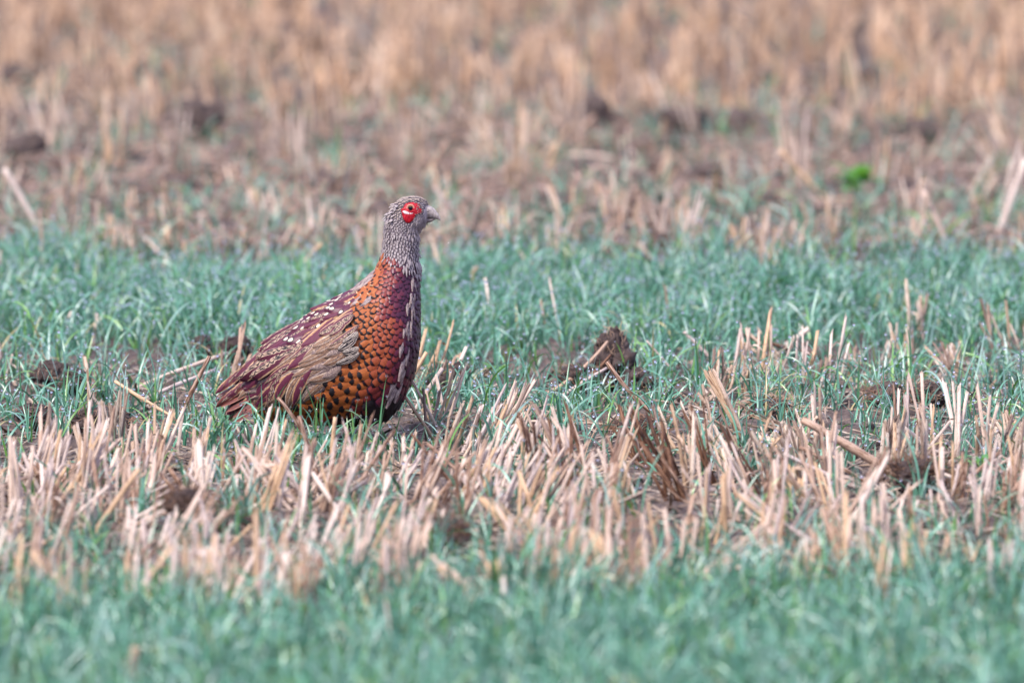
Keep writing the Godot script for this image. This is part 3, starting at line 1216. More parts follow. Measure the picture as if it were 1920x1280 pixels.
func feather_tex(kind: String) -> ImageTexture:
	var W := 48
	var H := 96
	var im := Image.create(W, H, false, Image.FORMAT_RGB8)
	var nz := FastNoiseLite.new()
	nz.seed = kind.hash() % 1000
	nz.frequency = 1.0
	nz.fractal_octaves = 2
	for y in H:
		for x in W:
			var u := (x + 0.5) / W * 2.0 - 1.0
			var v := (y + 0.5) / H
			var a := absf(u)
			var n := nz.get_noise_2d(x * 0.12, y * 0.07)
			var barb := 0.5 + 0.5 * sin((v * 58.0 - a * 16.0) + n * 2.0)
			var c := Color.BLACK
			match kind:
				"orange":
					c = rgb8(200, 112, 46).lerp(rgb8(154, 78, 34), clampf(0.5 + n, 0, 1))
					if v > 0.77 + 0.06 * n or (a > 0.68 + 0.12 * n): c = rgb8(26, 18, 20)
				"flank":
					c = rgb8(200, 114, 48).lerp(rgb8(162, 84, 38), clampf(0.5 + n, 0, 1))
					if v > 0.72 + 0.32 * (u - 0.12) * (u - 0.12) + 0.06 * n or a > 0.88: c = rgb8(24, 17, 20)
				"copper":
					c = rgb8(188, 98, 52).lerp(rgb8(152, 70, 44), clampf(0.5 + n, 0, 1))
					if v > 0.82 + 0.05 * n or a > 0.75 + 0.1 * n: c = rgb8(40, 20, 28)
				"chestnut":
					c = rgb8(158, 66, 52).lerp(rgb8(118, 42, 44), clampf(0.5 + n, 0, 1))
					if v > 0.85 + 0.03 * n or a > 0.80 + 0.08 * n: c = rgb8(48, 20, 36)
				"maroon":
					c = rgb8(118, 40, 56).lerp(rgb8(84, 28, 52), clampf(0.5 + n, 0, 1))
					if v > 0.89 + 0.03 * n or a > 0.88: c = rgb8(38, 16, 36)
				"purple":
					c = rgb8(88, 32, 58).lerp(rgb8(64, 20, 46), clampf(0.5 + n, 0, 1))
					if v > 0.89 + 0.03 * n or a > 0.88: c = rgb8(30, 14, 34)
				"black":
					c = rgb8(26, 20, 26).lerp(rgb8(40, 26, 30), clampf(0.5 + n, 0, 1))
				"pale":
					var k := nz.get_noise_2d(x * 0.42, y * 0.025)
					c = rgb8(206, 190, 176).lerp(rgb8(124, 102, 104), clampf(0.4 + 1.6 * k, 0, 1))
					if a < 0.07: c = rgb8(120, 96, 96)
				"grey":
					c = rgb8(88, 76, 84)
					if v > 0.50 and a < 0.84: c = rgb8(218, 208, 200).lerp(rgb8(168, 158, 160), clampf(0.5 + n, 0, 1))
					if a < 0.08: c = rgb8(130, 116, 118)
				"crown":
					c = rgb8(76, 66, 74)
					if v > 0.52 and a < 0.70: c = rgb8(196, 180, 166)
				"throat":
					c = rgb8(220, 208, 198).lerp(rgb8(172, 158, 156), clampf(0.5 + 1.4 * n, 0, 1))
					if a > 0.85: c = rgb8(130, 116, 122)
				"spot":
					c = rgb8(112, 42, 66).lerp(rgb8(80, 28, 52), clampf(0.5 + n, 0, 1))
					var d := Vector2(u * 1.0, (v - 0.80) * 3.4).length()
					if d < 0.52: c = rgb8(30, 18, 26)
					if d < 0.36: c = rgb8(240, 224, 196)
					if a > 0.9: c = rgb8(158, 112, 92)
				"plain_back":
					c = rgb8(108, 38, 64).lerp(rgb8(78, 26, 50), clampf(0.5 + n, 0, 1))
					if a > 0.80 and v > 0.4: c = rgb8(200, 172, 146)
					if a < 0.10: c = rgb8(60, 24, 40)
				"mantle":
					c = rgb8(204, 122, 58).lerp(rgb8(166, 84, 44), clampf(0.5 + n, 0, 1))
					var d2 := Vector2(u * 1.2, (v - 0.76) * 3.0).length()
					if d2 < 0.38: c = rgb8(32, 22, 22)
					if v > 0.93 and a < 0.7: c = rgb8(224, 192, 150)
				"tan":
					c = rgb8(196, 158, 120).lerp(rgb8(146, 108, 82), clampf(0.5 + 1.5 * n, 0, 1))
					var st := nz.get_noise_2d(x * 0.5 + 60.0, y * 0.05)
					if st > 0.12: c = rgb8(92, 70, 64)
					if a < 0.06: c = rgb8(226, 202, 176)
					elif a < 0.20 and n > -0.1: c = rgb8(92, 70, 64)
					if a > 0.70: c = rgb8(118, 92, 80)
					if a > 0.82: c = rgb8(220, 196, 168)
				"barred":
					c = rgb8(128, 106, 102).lerp(rgb8(104, 86, 88), clampf(0.5 + n, 0, 1))
					if fmod(v * 9.0 + n * 0.8 + a * 0.5, 1.0) < 0.42 and a > 0.14: c = rgb8(190, 166, 144)
					if a < 0.05: c = rgb8(220, 198, 176)
				"flight":
					c = rgb8(140, 116, 106).lerp(rgb8(108, 90, 90), clampf(0.5 + n, 0, 1))
					if u > 0.55: c = rgb8(186, 158, 132)
					if a < 0.05: c = rgb8(92, 72, 66)
				"dark_flight":
					c = rgb8(58, 46, 46).lerp(rgb8(84, 66, 60), clampf(0.5 + n, 0, 1))
					if u > 0.72: c = rgb8(196, 170, 142)
				"scapular":
					var wig := n * 0.22 + 0.05 * sin(v * 60.0)
					c = rgb8(112, 44, 66).lerp(rgb8(88, 34, 54), clampf(0.5 + n, 0, 1))
					if a + wig < 0.40: c = rgb8(212, 186, 156)
					if a + wig < 0.26: c = rgb8(34, 24, 30)
					if a + wig < 0.08: c = rgb8(196, 166, 136)
					if a > 0.84: c = rgb8(196, 160, 124)
				"tertial":
					c = rgb8(118, 46, 70).lerp(rgb8(92, 36, 58), clampf(0.5 + n, 0, 1))
					if a > 0.66 + 0.1 * n: c = rgb8(190, 146, 104)
					if a > 0.92: c = rgb8(222, 190, 150)
				"striped":
					c = rgb8(28, 20, 26)
					if fmod(a * 2.3 + v * 0.6 + 0.1 * n, 1.0) < 0.34: c = rgb8(232, 216, 196)
				"tail":
					c = rgb8(138, 72, 56).lerp(rgb8(96, 46, 46), clampf(0.5 + n * 1.4, 0, 1))
					if a < 0.22: c = rgb8(92, 56, 46)
					if a < 0.30 and fmod(v * 11.0 + n, 1.0) < 0.3: c = rgb8(36, 24, 24)
					if a > 0.85: c = rgb8(150, 96, 80)
				"rufous":
					c = rgb8(196, 96, 46).lerp(rgb8(150, 66, 38), clampf(0.5 + n, 0, 1))
			var f := 0.90 + 0.13 * barb + 0.12 * n
			im.set_pixel(x, y, Color(clampf(c.r * f, 0, 1), clampf(c.g * f, 0, 1), clampf(c.b * f, 0, 1)))
	return ImageTexture.create_from_image(im)


# a body feather: one unit long along +Y, one wide, cupped towards +Z
func scale_mesh(k: int) -> ArrayMesh:
	var r := RandomNumberGenerator.new()
	r.seed = 3000 + k
	var prof := [0.45, 0.80, 0.98, 1.0, 0.80, 0.34]
	var rows := []
	var uvs := []
	for i in 6:
		var t: float = [0.0, 0.25, 0.5, 0.74, 0.92, 1.0][i]
		var row := []
		var uv := []
		for j in 5:
			var u := j / 2.0 - 1.0
			var w: float = prof[i] * 0.5
			var back := 0.05 * u * u * t
			row.append(Vector3(u * w * r.randf_range(0.96, 1.04), t - back + r.randf_range(-0.012, 0.012), 0.17 * t * (1.0 - t) + 0.03 * t - 0.11 * u * u * (0.4 + 0.6 * t)))
			uv.append(Vector2((u * (0.6 + 0.4 * prof[i]) + 1.0) * 0.5, t))
		rows.append(row)
		uvs.append(uv)
	return rows_mesh(rows, uvs)


# a loose, narrow, pointed feather
func hackle_mesh() -> ArrayMesh:
	var rows := []
	var uvs := []
	for i in 5:
		var t := i / 4.0
		var w: float = [0.3, 0.5, 0.5, 0.36, 0.06][i]
		rows.append([Vector3(-w, t, 0.2 * t * (1.0 - t) - 0.06), Vector3(0, t + 0.02, 0.2 * t * (1.0 - t) + 0.06 * t), Vector3(w, t, 0.2 * t * (1.0 - t) - 0.06)])
		uvs.append([Vector2(0, t), Vector2(0.5, t), Vector2(1, t)])
	return rows_mesh(rows, uvs)


func inside(X: float, Y: float, poly: PackedVector2Array) -> bool:
	return Geometry2D.is_point_in_polygon(Vector2(X, Y), poly)


var wing_area := PackedVector2Array([Vector2(668, 592), Vector2(668, 640), Vector2(642, 682), Vector2(622, 706), Vector2(594, 728), Vector2(560, 752), Vector2(500, 770), Vector2(470, 752), Vector2(500, 700), Vector2(560, 640), Vector2(610, 602), Vector2(645, 580)])
var pale_area := PackedVector2Array([Vector2(767, 512), Vector2(779, 516), Vector2(777, 560), Vector2(773, 620), Vector2(764, 676), Vector2(752, 715), Vector2(742, 742), Vector2(727, 770), Vector2(718, 768), Vector2(735, 720), Vector2(748, 668), Vector2(757, 620), Vector2(762, 560)])


# which plumage grows at this place of the side drawing
func plumage(X: float, Y: float, th: float) -> String:
	var j := rng.randf_range(-7.0, 7.0)
	if Y > 778 + j * 0.5 or (Y > 742 and X > 690 + j): return "black" if X > 640 else "rufous"
	if inside(X, Y, pale_area) and rng.randf() < 0.5: return "pale"
	# back contour: spotted strip
	var back := lerpf(520.0, 668.0, (690.0 - X) / 200.0)
	if X < 548 and Y < 748: return ["tertial", "scapular", "tan", "tertial", "tail"][rng.randi_range(0, 4)]
	if X < 700 and X > 430 and Y < back + 26 + j * 0.6 and X < 672: return (["spot", "plain_back", "scapular", "spot", "tertial"][rng.randi_range(0, 4)]) if X > 545 + j else "tertial"
	if Y < 556 + j * 0.4 and X < 716 - (Y - 500) * 0.25: return "mantle" if rng.randf() < 0.82 else "pale"
	# breast: orange on the flank, redder and darker to the front
	var f := X + (Y - 600.0) * 0.16 + j
	if Y < 590: f += 14.0
	if Y > 690: f += (Y - 690.0) * 0.35
	if f > 771: return "purple" if Y < 690 else "maroon"
	if f > 755: return "purple" if Y < 600 else "maroon"
	if f > 742: return "maroon" if Y < 590 else "chestnut"
	if f > 728: return "chestnut" if Y < 590 or Y > 700 else "copper"
	if f > 712: return "copper"
	return "flank" if Y > 668 + (X - 640) * 0.3 else "orange"


func spacing_of(X: float, Y: float, s: float, mode: int) -> float:
	if mode == 1:
		return 5.7 if s < 12.5 else 4.3
	var d := 8.5
	d += 8.0 * smoothstep(560.0, 760.0, Y)
	d += 3.0 * smoothstep(720.0, 640.0, X)
	if X > 755: d -= 0.8
	if Y < 556 and X < 716 - (Y - 500) * 0.25: d = 13.5
	return d


# even, slightly irregular places on the right half of the skin between two rings
func spread(s0: float, s1: float, mode: int) -> Array:
	var pts := []
	var cell := {}
	var fails := 0
	var r := RandomNumberGenerator.new()
	r.seed = 17 + mode
	while fails < 700 and pts.size() < 2200:
		var s := r.randf_range(s0, s1)
		var th := r.randf_range(0.0, PI)
		var p := skin(s, th)
		var d := spacing_of(p.x, p.y, s, mode)
		var ok := true
		var g := Vector3i((p / 30.0).floor())
		for dx in [-1, 0, 1]:
			for dy in [-1, 0, 1]:
				for dz in [-1, 0, 1]:
					for q in cell.get(g + Vector3i(dx, dy, dz), []):
						if (q - p).length() < d * 0.80:
							ok = false
		if not ok:
			fails += 1
			continue
		fails = 0
		pts.append([s, th])
		if not cell.has(g):
			cell[g] = []
		cell[g].append(p)
	# push apart
	for it in 9:
		var pos := []
		var grid := {}
		for i in pts.size():
			var p := skin(pts[i][0], pts[i][1])
			pos.append(p)
			var g := Vector3i((p / 30.0).floor())
			if not grid.has(g):
				grid[g] = []
			grid[g].append(i)
		for i in pts.size():
			var p: Vector3 = pos[i]
			var d := spacing_of(p.x, p.y, pts[i][0], mode) * 1.25
			var push := Vector3.ZERO
			var g := Vector3i((p / 30.0).floor())
			for dx in [-1, 0, 1]:
				for dy in [-1, 0, 1]:
					for dz in [-1, 0, 1]:
						for q in grid.get(g + Vector3i(dx, dy, dz), []):
							if q == i:
								continue
							var v: Vector3 = p - pos[q]
							var l := v.length()
							if l < d and l > 0.01:
								push += v / l * (d - l) * 0.32
			var fr := skin_frame(pts[i][0], pts[i][1])
			var mv := push * Vector3(1, -1, 1)
			pts[i][0] = clampf(pts[i][0] + clampf(mv.dot(fr[3]) / fr[3].length_squared(), -0.2, 0.2), s0, s1)
			pts[i][1] = clampf(pts[i][1] + clampf(mv.dot(fr[4]) / fr[4].length_squared(), -0.15, 0.15), 0.0, PI)
	return pts


func feather_at(s: float, th: float, L: float, W: float, tilt: float, yaw: float) -> Transform3D:
	var fr := skin_frame(s, th)
	var n: Vector3 = fr[2]
	var d: Vector3 = (fr[1] as Vector3).rotated(n, yaw)
	var y := (d * cos(tilt) + n * sin(tilt)).normalized()
	var z := (n - y * n.dot(y)).normalized()
	var x := y.cross(z)
	var p: Vector3 = fr[0]
	return Transform3D(Basis(x * W * S, y * L * S, z * L * S), bp(p.x, p.y, p.z) + n * 0.3 * S - d * L * 0.42 * S)


func build_zmap():
	zmap.resize(ZNX * ZNY)
	zmap.fill(-1.0)
	for i in 520:
		for j in 160:
			var p := skin(18.0 * i / 519.0, PI * j / 159.0)
			var gx := int((p.x - ZX0) / 3.0)
			var gy := int((p.y - ZY0) / 3.0)
			if gx >= 0 and gy >= 0 and gx < ZNX and gy < ZNY:
				zmap[gy * ZNX + gx] = maxf(zmap[gy * ZNX + gx], p.z)
	for it in 40:
		var nxt := zmap.duplicate()
		for gy in ZNY:
			for gx in ZNX:
				var sum := 0.0
				var cnt := 0
				for d in [[-1, 0], [1, 0], [0, -1], [0, 1]]:
					var ax: int = gx + d[0]
					var ay: int = gy + d[1]
					if ax >= 0 and ay >= 0 and ax < ZNX and ay < ZNY and zmap[ay * ZNX + ax] >= 0.0:
						sum += zmap[ay * ZNX + ax]
						cnt += 1
				var k := gy * ZNX + gx
				if zmap[k] < 0.0:
					if cnt > 0:
						nxt[k] = sum / cnt * (0.97 if it > 1 else 1.0)
				elif it < 3 and cnt == 4:
					nxt[k] = (zmap[k] + sum) / 5.0
		zmap = nxt


func side_z(X: float, Y: float) -> float:
	var fx := clampf((X - ZX0) / 3.0 - 0.5, 0.0, ZNX - 1.01)
	var fy := clampf((Y - ZY0) / 3.0 - 0.5, 0.0, ZNY - 1.01)
	var x := int(fx)
	var y := int(fy)
	var a := lerpf(maxf(zmap[y * ZNX + x], 0), maxf(zmap[y * ZNX + x + 1], 0), fx - x)
	var b := lerpf(maxf(zmap[(y + 1) * ZNX + x], 0), maxf(zmap[(y + 1) * ZNX + x + 1], 0), fx - x)
	return lerpf(a, b, fy - y)


# a long feather laid over the side of the body: quill end, tip, width, lift above the skin at both ends, sideways bow
func quill_mesh(X0: float, Y0: float, X1: float, Y1: float, W: float, l0: float, l1: float, bow: float, mirror := 1.0, drift := 0.0) -> ArrayMesh:
	var rows := []
	var uvs := []
	var d := Vector2(X1 - X0, Y1 - Y0)
	var nrm := Vector2(-d.y, d.x).normalized()
	for i in 9:
		var t := i / 8.0
		var c := Vector2(X0, Y0) + d * t + nrm * bow * 4.0 * t * (1.0 - t)
		var w: float = W * 0.5 * [0.35, 0.72, 0.92, 1.0, 1.0, 0.97, 0.88, 0.66, 0.12][i]
		var row := []
		var uv := []
		for j in 5:
			var u := j / 2.0 - 1.0
			var q: Vector2 = c + nrm * u * w - d.normalized() * u * u * w * 0.3 * t
			var z := side_z(q.x, q.y) + lerpf(l0, l1, t) + 1.6 * (1.0 - u * u) - drift * t + 0.5 * u
			row.append(bp(q.x, q.y, z * mirror))
			uv.append(Vector2((u + 1.0) * 0.5, t))
		rows.append(row)
		uvs.append(uv)
	return rows_mesh(rows, uvs)


func build_pheasant():
	build_zmap()
	for k in ["orange", "flank", "copper", "chestnut", "maroon", "purple", "black", "pale", "grey", "crown", "throat", "spot", "plain_back", "mantle", "tan", "barred", "flight", "dark_flight", "scapular", "tertial", "striped", "tail", "rufous"]:
		F[k] = mat(feather_tex(k), Color(0.85, 0.85, 0.85), 0.36 if k in ["maroon", "purple"] else (0.46 if k in ["chestnut", "copper", "spot"] else 0.62))
	bird = thing("pheasant", Vector3((680.0 - 960.0) * S, 0.0, 0.0))
	tag(bird, "young cock pheasant with red face and copper breast standing in stubble", "pheasant")
	# body, neck and head: one skin
	var rows := []
	var uvs := []
	var cols := []
	for i in 109:
		var s := 18.0 * i / 108.0
		var row := []
		var uv := []
		var col := []
		for j in 49:
			var p := skin(s, TAU * (j % 48) / 48.0)
			row.append(bp(p.x, p.y, p.z))
			uv.append(Vector2(j / 48.0, s / 18.0))
			var c := Color(0.26, 0.17, 0.12)
			if s > 9.6: c = Color(0.30, 0.26, 0.25)
			if p.x < 560.0: c = Color(0.24, 0.15, 0.11)
			col.append(c)
		rows.append(row)
		uvs.append(uv)
		cols.append(col)
	for e in [0, -1]:
		var r := ring_at(0.0 if e == 0 else 18.0)
		var q := bp((r[0] + r[2]) * 0.5, (r[1] + r[3]) * 0.5, 0)
		var row := []
		for j in 49:
			row.append(q)
		if e == 0:
			rows.insert(0, row)
			uvs.insert(0, uvs[0])
			cols.insert(0, cols[0])
		else:
			rows.append(row)
			uvs.append(uvs[-1])
			cols.append(cols[-1])
	var bm := mat(null, Color(1, 1, 1), 0.8)
	bm.vertex_color_use_as_albedo = true
	part("body", rows_mesh(rows, uvs, false, cols), bm, bird)
	build_plumage()
	build_head()
	build_wing(1.0)
	build_wing(-1.0)
	build_tail()
	build_legs()


func build_plumage():
	var shapes := []
	for k in 5:
		shapes.append(scale_mesh(k))
	var hackle := hackle_mesh()
	var rest := {}
	var own := []
	for q in spread(0.15, 9.9, 0):
		var p := skin(q[0], q[1])
		var kind := plumage(p.x, p.y, q[1])
		if inside(p.x, p.y, wing_area) and p.z > 30.0 and inside(p.x + 8, p.y, wing_area):
			continue
		var d := spacing_of(p.x, p.y, q[0], 0)
		var L := d * 2.15
		var W := d * 1.5
		if kind in ["spot", "plain_back", "scapular"]:
			L *= 1.7
			W *= 1.15
		if kind in ["tertial", "tan", "tail"] or (kind == "scapular" and p.x < 548.0): L *= 2.1
		if kind == "pale":
			L *= 1.6
			W *= 0.66
		if kind == "rufous" or kind == "black": L *= 1.3
		for side in [1.0, -1.0]:
			var t := feather_at(q[0], q[1] * side, L * rng.randf_range(0.82, 1.15), W * rng.randf_range(0.85, 1.12), rng.randfn(0.115, 0.04), rng.randfn(0, 0.13 if kind != "pale" else 0.16))
			var sh: ArrayMesh = shapes[rng.randi_range(0, 4)] if kind != "pale" else hackle
			var face := t.basis.z.normalized().z
			if side > 0.0 and face > -0.05:
				own.append([(0.2 + face) * d, t, sh, kind])
			else:
				add_rest(rest, kind, sh, t)
	own.sort_custom(func(a, b): return a[0] > b[0])
	var counts := {}
	for o in own:
		var called: String = {"spot": "back_feather", "scapular": "back_feather", "plain_back": "back_feather", "tertial": "back_feather", "tan": "back_feather", "tail": "back_feather", "mantle": "mantle_feather", "pale": "shaggy_breast_feather", "black": "belly_feather", "rufous": "belly_feather"}.get(o[3], "breast_feather")
		counts[called] = counts.get(called, 0) + 1
		if counts[called] > 300:
			add_rest(rest, o[3], o[2], o[1])
			continue
		var f := part(called, o[2], F[o[3]], bird)
		f.transform = o[1]
	# small feathers of neck and head, too many to pick apart
	for q in spread(9.7, 17.3, 1):
		var p := skin(q[0], q[1])
		if inside(p.x, p.y, face_area) and p.z > 8.0:
			continue
		if (q[0] > 16.6 and q[1] > 1.2) or (p.x > 796.0 and p.y > 388.0 and p.y < 411.0):
			continue
		var kind := "grey"
		if q[0] > 13.6 and q[1] < 1.15: kind = "crown"
		elif q[0] > 12.0 and q[1] > 1.9: kind = "throat"
		elif Vector2(p.x - 744, p.y - 400).length() < 8.0: kind = "black"
		var d := spacing_of(p.x, p.y, q[0], 1)
		var longer := 1.0
		if q[0] < 10.4 and q[1] > 1.7:
			longer = 1.6
			if rng.randf() < 0.45: kind = "throat"
		for side in [1.0, -1.0]:
			var t := feather_at(q[0], q[1] * side, d * rng.randf_range(2.1, 2.9) * longer, d * rng.randf_range(0.62, 0.88), rng.randfn(0.18, 0.08), rng.randfn(0, 0.2))
			add_rest(rest, kind, hackle, t)
	var am := ArrayMesh.new()
	var mats := []
	for k in rest:
		(rest[k] as SurfaceTool).commit(am)
		mats.append(F[k])
	for i in mats.size():
		am.surface_set_material(i, mats[i])
	var pl := part("plumage", am, null, bird)
	pl.set_meta("kind", "stuff")
	pl.set_meta("label", "small grey scaly feathers of head and neck and the far side's feathers")


func add_rest(rest: Dictionary, kind: String, mesh: ArrayMesh, t: Transform3D):
	if not rest.has(kind):
		var st := SurfaceTool.new()
		st.begin(Mesh.PRIMITIVE_TRIANGLES)
		rest[kind] = st
	(rest[kind] as SurfaceTool).append_from(mesh, 0, t)


var face_area := PackedVector2Array([Vector2(752, 391), Vector2(761, 380), Vector2(768, 377), Vector2(776, 377), Vector2(785, 380), Vector2(791, 387), Vector2(793, 396), Vector2(791, 399), Vector2(780, 400), Vector2(779, 404), Vector2(775, 410), Vector2(768, 416), Vector2(762, 415), Vector2(756, 409), Vector2(754, 400)])


# a patch of bare skin on the head, drawn as an outline round its middle
func patch_mesh(outline: PackedVector2Array, mid: Vector2, lift: float, puff: float, rough: float, mirror: float) -> ArrayMesh:
	var nz := FastNoiseLite.new()
	nz.seed = 5
	nz.frequency = 0.35
	var ring := []
	var n := outline.size()
	for i in n:
		for k in 4:
			ring.append(outline[i].lerp(outline[(i + 1) % n], k / 4.0))
	var rows := []
	var uvs := []
	for i in 9:
		var t := i / 7.0 if i < 8 else 1.0
		var row := []
		var uv := []
		for j in ring.size() + 1:
			var q: Vector2 = mid.lerp(ring[j % ring.size()], t)
			var z := side_z(q.x, q.y) + lift + puff * (1.0 - t * t * t) + rough * nz.get_noise_2d(q.x * 2.0, q.y * 2.0)
			if i == 8:
				z = side_z(q.x, q.y) - 2.0
			row.append(bp(q.x, q.y, z * mirror))
			uv.append(q / 40.0)
		rows.append(row)
		uvs.append(uv)
	return rows_mesh(rows, uvs)


func loft(list: Array, tip: Vector2) -> ArrayMesh:
	var rows := []
	var uvs := []
	for i in list.size():
		var r: Array = list[i]
		var row := []
		var uv := []
		for j in 21:
			var a := TAU * j / 20.0
			var k := cos(a)
			row.append(bp((r[0] + r[2]) * 0.5 + (r[0] - r[2]) * 0.5 * k, (r[1] + r[3]) * 0.5 + (r[1] - r[3]) * 0.5 * k, r[4] * sin(a)))
			uv.append(Vector2(j / 20.0, float(i) / list.size()))
		rows.append(row)
		uvs.append(uv)
	var last := []
	var luv := []
	for j in 21:
		last.append(bp(tip.x, tip.y))
		luv.append(Vector2(j / 20.0, 1))
	rows.append(last)
	uvs.append(luv)
	return rows_mesh(rows, uvs)


func build_head():
	var red := mat(noise_tex(9, 0.06, [rgb8(120, 4, 20), rgb8(158, 6, 26), rgb8(180, 22, 38)], 128), Color(1, 1, 1), 0.5)
	var white := mat(null, rgb8(208, 186, 182), 0.6)
	var horn := mat(noise_tex(10, 0.05, [rgb8(112, 104, 100), rgb8(158, 148, 140), rgb8(190, 180, 166)], 128), Color(1, 1, 1), 0.38)
	var horn2 := mat(null, rgb8(116, 106, 100), 0.42)
	for m in [1.0, -1.0]:
		var w := part("face_wattle", patch_mesh(face_area, Vector2(769, 393), 1.8, 1.2, 1.7, m), red, bird)
		w.set_meta("label", "bare scarlet skin round the eye")
		var lid := PackedVector2Array([Vector2(754.5, 394), Vector2(758, 392.5), Vector2(764, 394), Vector2(770, 397), Vector2(775, 396.5), Vector2(773, 399), Vector2(766, 399.5), Vector2(759, 398)])
		part("white_eyelid", patch_mesh(lid, Vector2(764, 396.3), 3.0, 0.4, 0.2, m), white, bird)
		var z := side_z(770, 388)
		var eye := Node3D.new()
		eye.name = "eye"
		bird.add_child(eye, true)
		eye.position = bp(770, 388, (z - 1.2) * m)
		var ball := SphereMesh.new()
		ball.radius = 6.0 * S
		ball.height = 12.0 * S
		part("iris", ball, mat(null, rgb8(150, 92, 44), 0.12), eye)
		var pup := SphereMesh.new()
		pup.radius = 4.5 * S
		pup.height = 9.0 * S
		var pm := part("pupil", pup, mat(null, rgb8(10, 9, 12), 0.05), eye)
		pm.position = Vector3(0.0, 0.0, 3.0 * S * m)
		var ring := TorusMesh.new()
		ring.inner_radius = 5.0 * S
		ring.outer_radius = 7.6 * S
		ring.rings = 28
		ring.ring_segments = 8
		var rm := part("eye_ring", ring, mat(null, rgb8(186, 140, 116), 0.5), eye)
		rm.rotation.x = PI / 2
		rm.position = Vector3(0, 0, 2.6 * S * m)
	var beak := Node3D.new()
	beak.name = "beak"
	bird.add_child(beak, true)
	part("upper_mandible", loft([[792, 388, 782, 404, 17], [801, 384.5, 793, 407.5, 14], [808, 387, 804, 409, 10.5], [814, 391, 811, 410, 7.6], [819, 397, 816, 410.5, 5.2], [823, 403.5, 820.5, 411.5, 3.2], [825.6, 410, 824, 413, 1.6]], Vector2(825.8, 415)), horn, beak)
	part("lower_mandible", loft([[786, 404, 790, 419, 13], [798, 407.5, 799, 419, 9], [807, 409, 807, 417, 5.8], [813, 409.5, 812.5, 414, 3.6]], Vector2(817, 411.5)), horn2, beak)
	var nose := part("nostril", loft([[798, 393, 800, 398, 14.2], [804, 394, 805, 398, 11.6]], Vector2(808, 398)), mat(null, rgb8(96, 84, 80), 0.6), beak)
	# fine bristles growing over the front of the red skin and its rim
	var fine := SurfaceTool.new()
	fine.begin(Mesh.PRIMITIVE_TRIANGLES)
	var hk := hackle_mesh()
	for m in [1.0, -1.0]:
		for i in 60:
			var q := Vector2(rng.randf_range(782, 793), rng.randf_range(381, 399))
			if i > 26:
				var k := rng.randi_range(0, face_area.size() - 1)
				q = face_area[k].lerp(face_area[(k + 1) % face_area.size()], rng.randf())
			var z := side_z(q.x, q.y) + 2.6
			var d := Vector3(-1.0, rng.randf_range(-0.6, 0.5), 0.12 * m).normalized()
			var nn := Vector3(0, 0, m)
			var xx := d.cross(nn).normalized()
			fine.append_from(hk, 0, Transform3D(Basis(xx * 1.5 * S, d * rng.randf_range(3.0, 5.5) * S, xx.cross(d) * 3.0 * S), bp(q.x + 2.0, q.y, z * m)))
	part("face_bristles", fine.commit(), F["crown"], bird)
	# the little tuft behind the ear
	var tuft := SurfaceTool.new()
	tuft.begin(Mesh.PRIMITIVE_TRIANGLES)
	var h := hackle_mesh()
	for i in 46:
		var s := rng.randf_range(13.2, 14.6)
		var th := rng.randf_range(0.0, 0.9) * (1.0 if rng.randf() < 0.65 else -1.0)
		tuft.append_from(h, 0, feather_at(s, th, rng.randf_range(11, 17), rng.randf_range(3.0, 4.4), rng.randf_range(0.3, 0.6), rng.randfn(0, 0.25)))
	part("nape_tuft", tuft.commit(), F["grey"], bird)


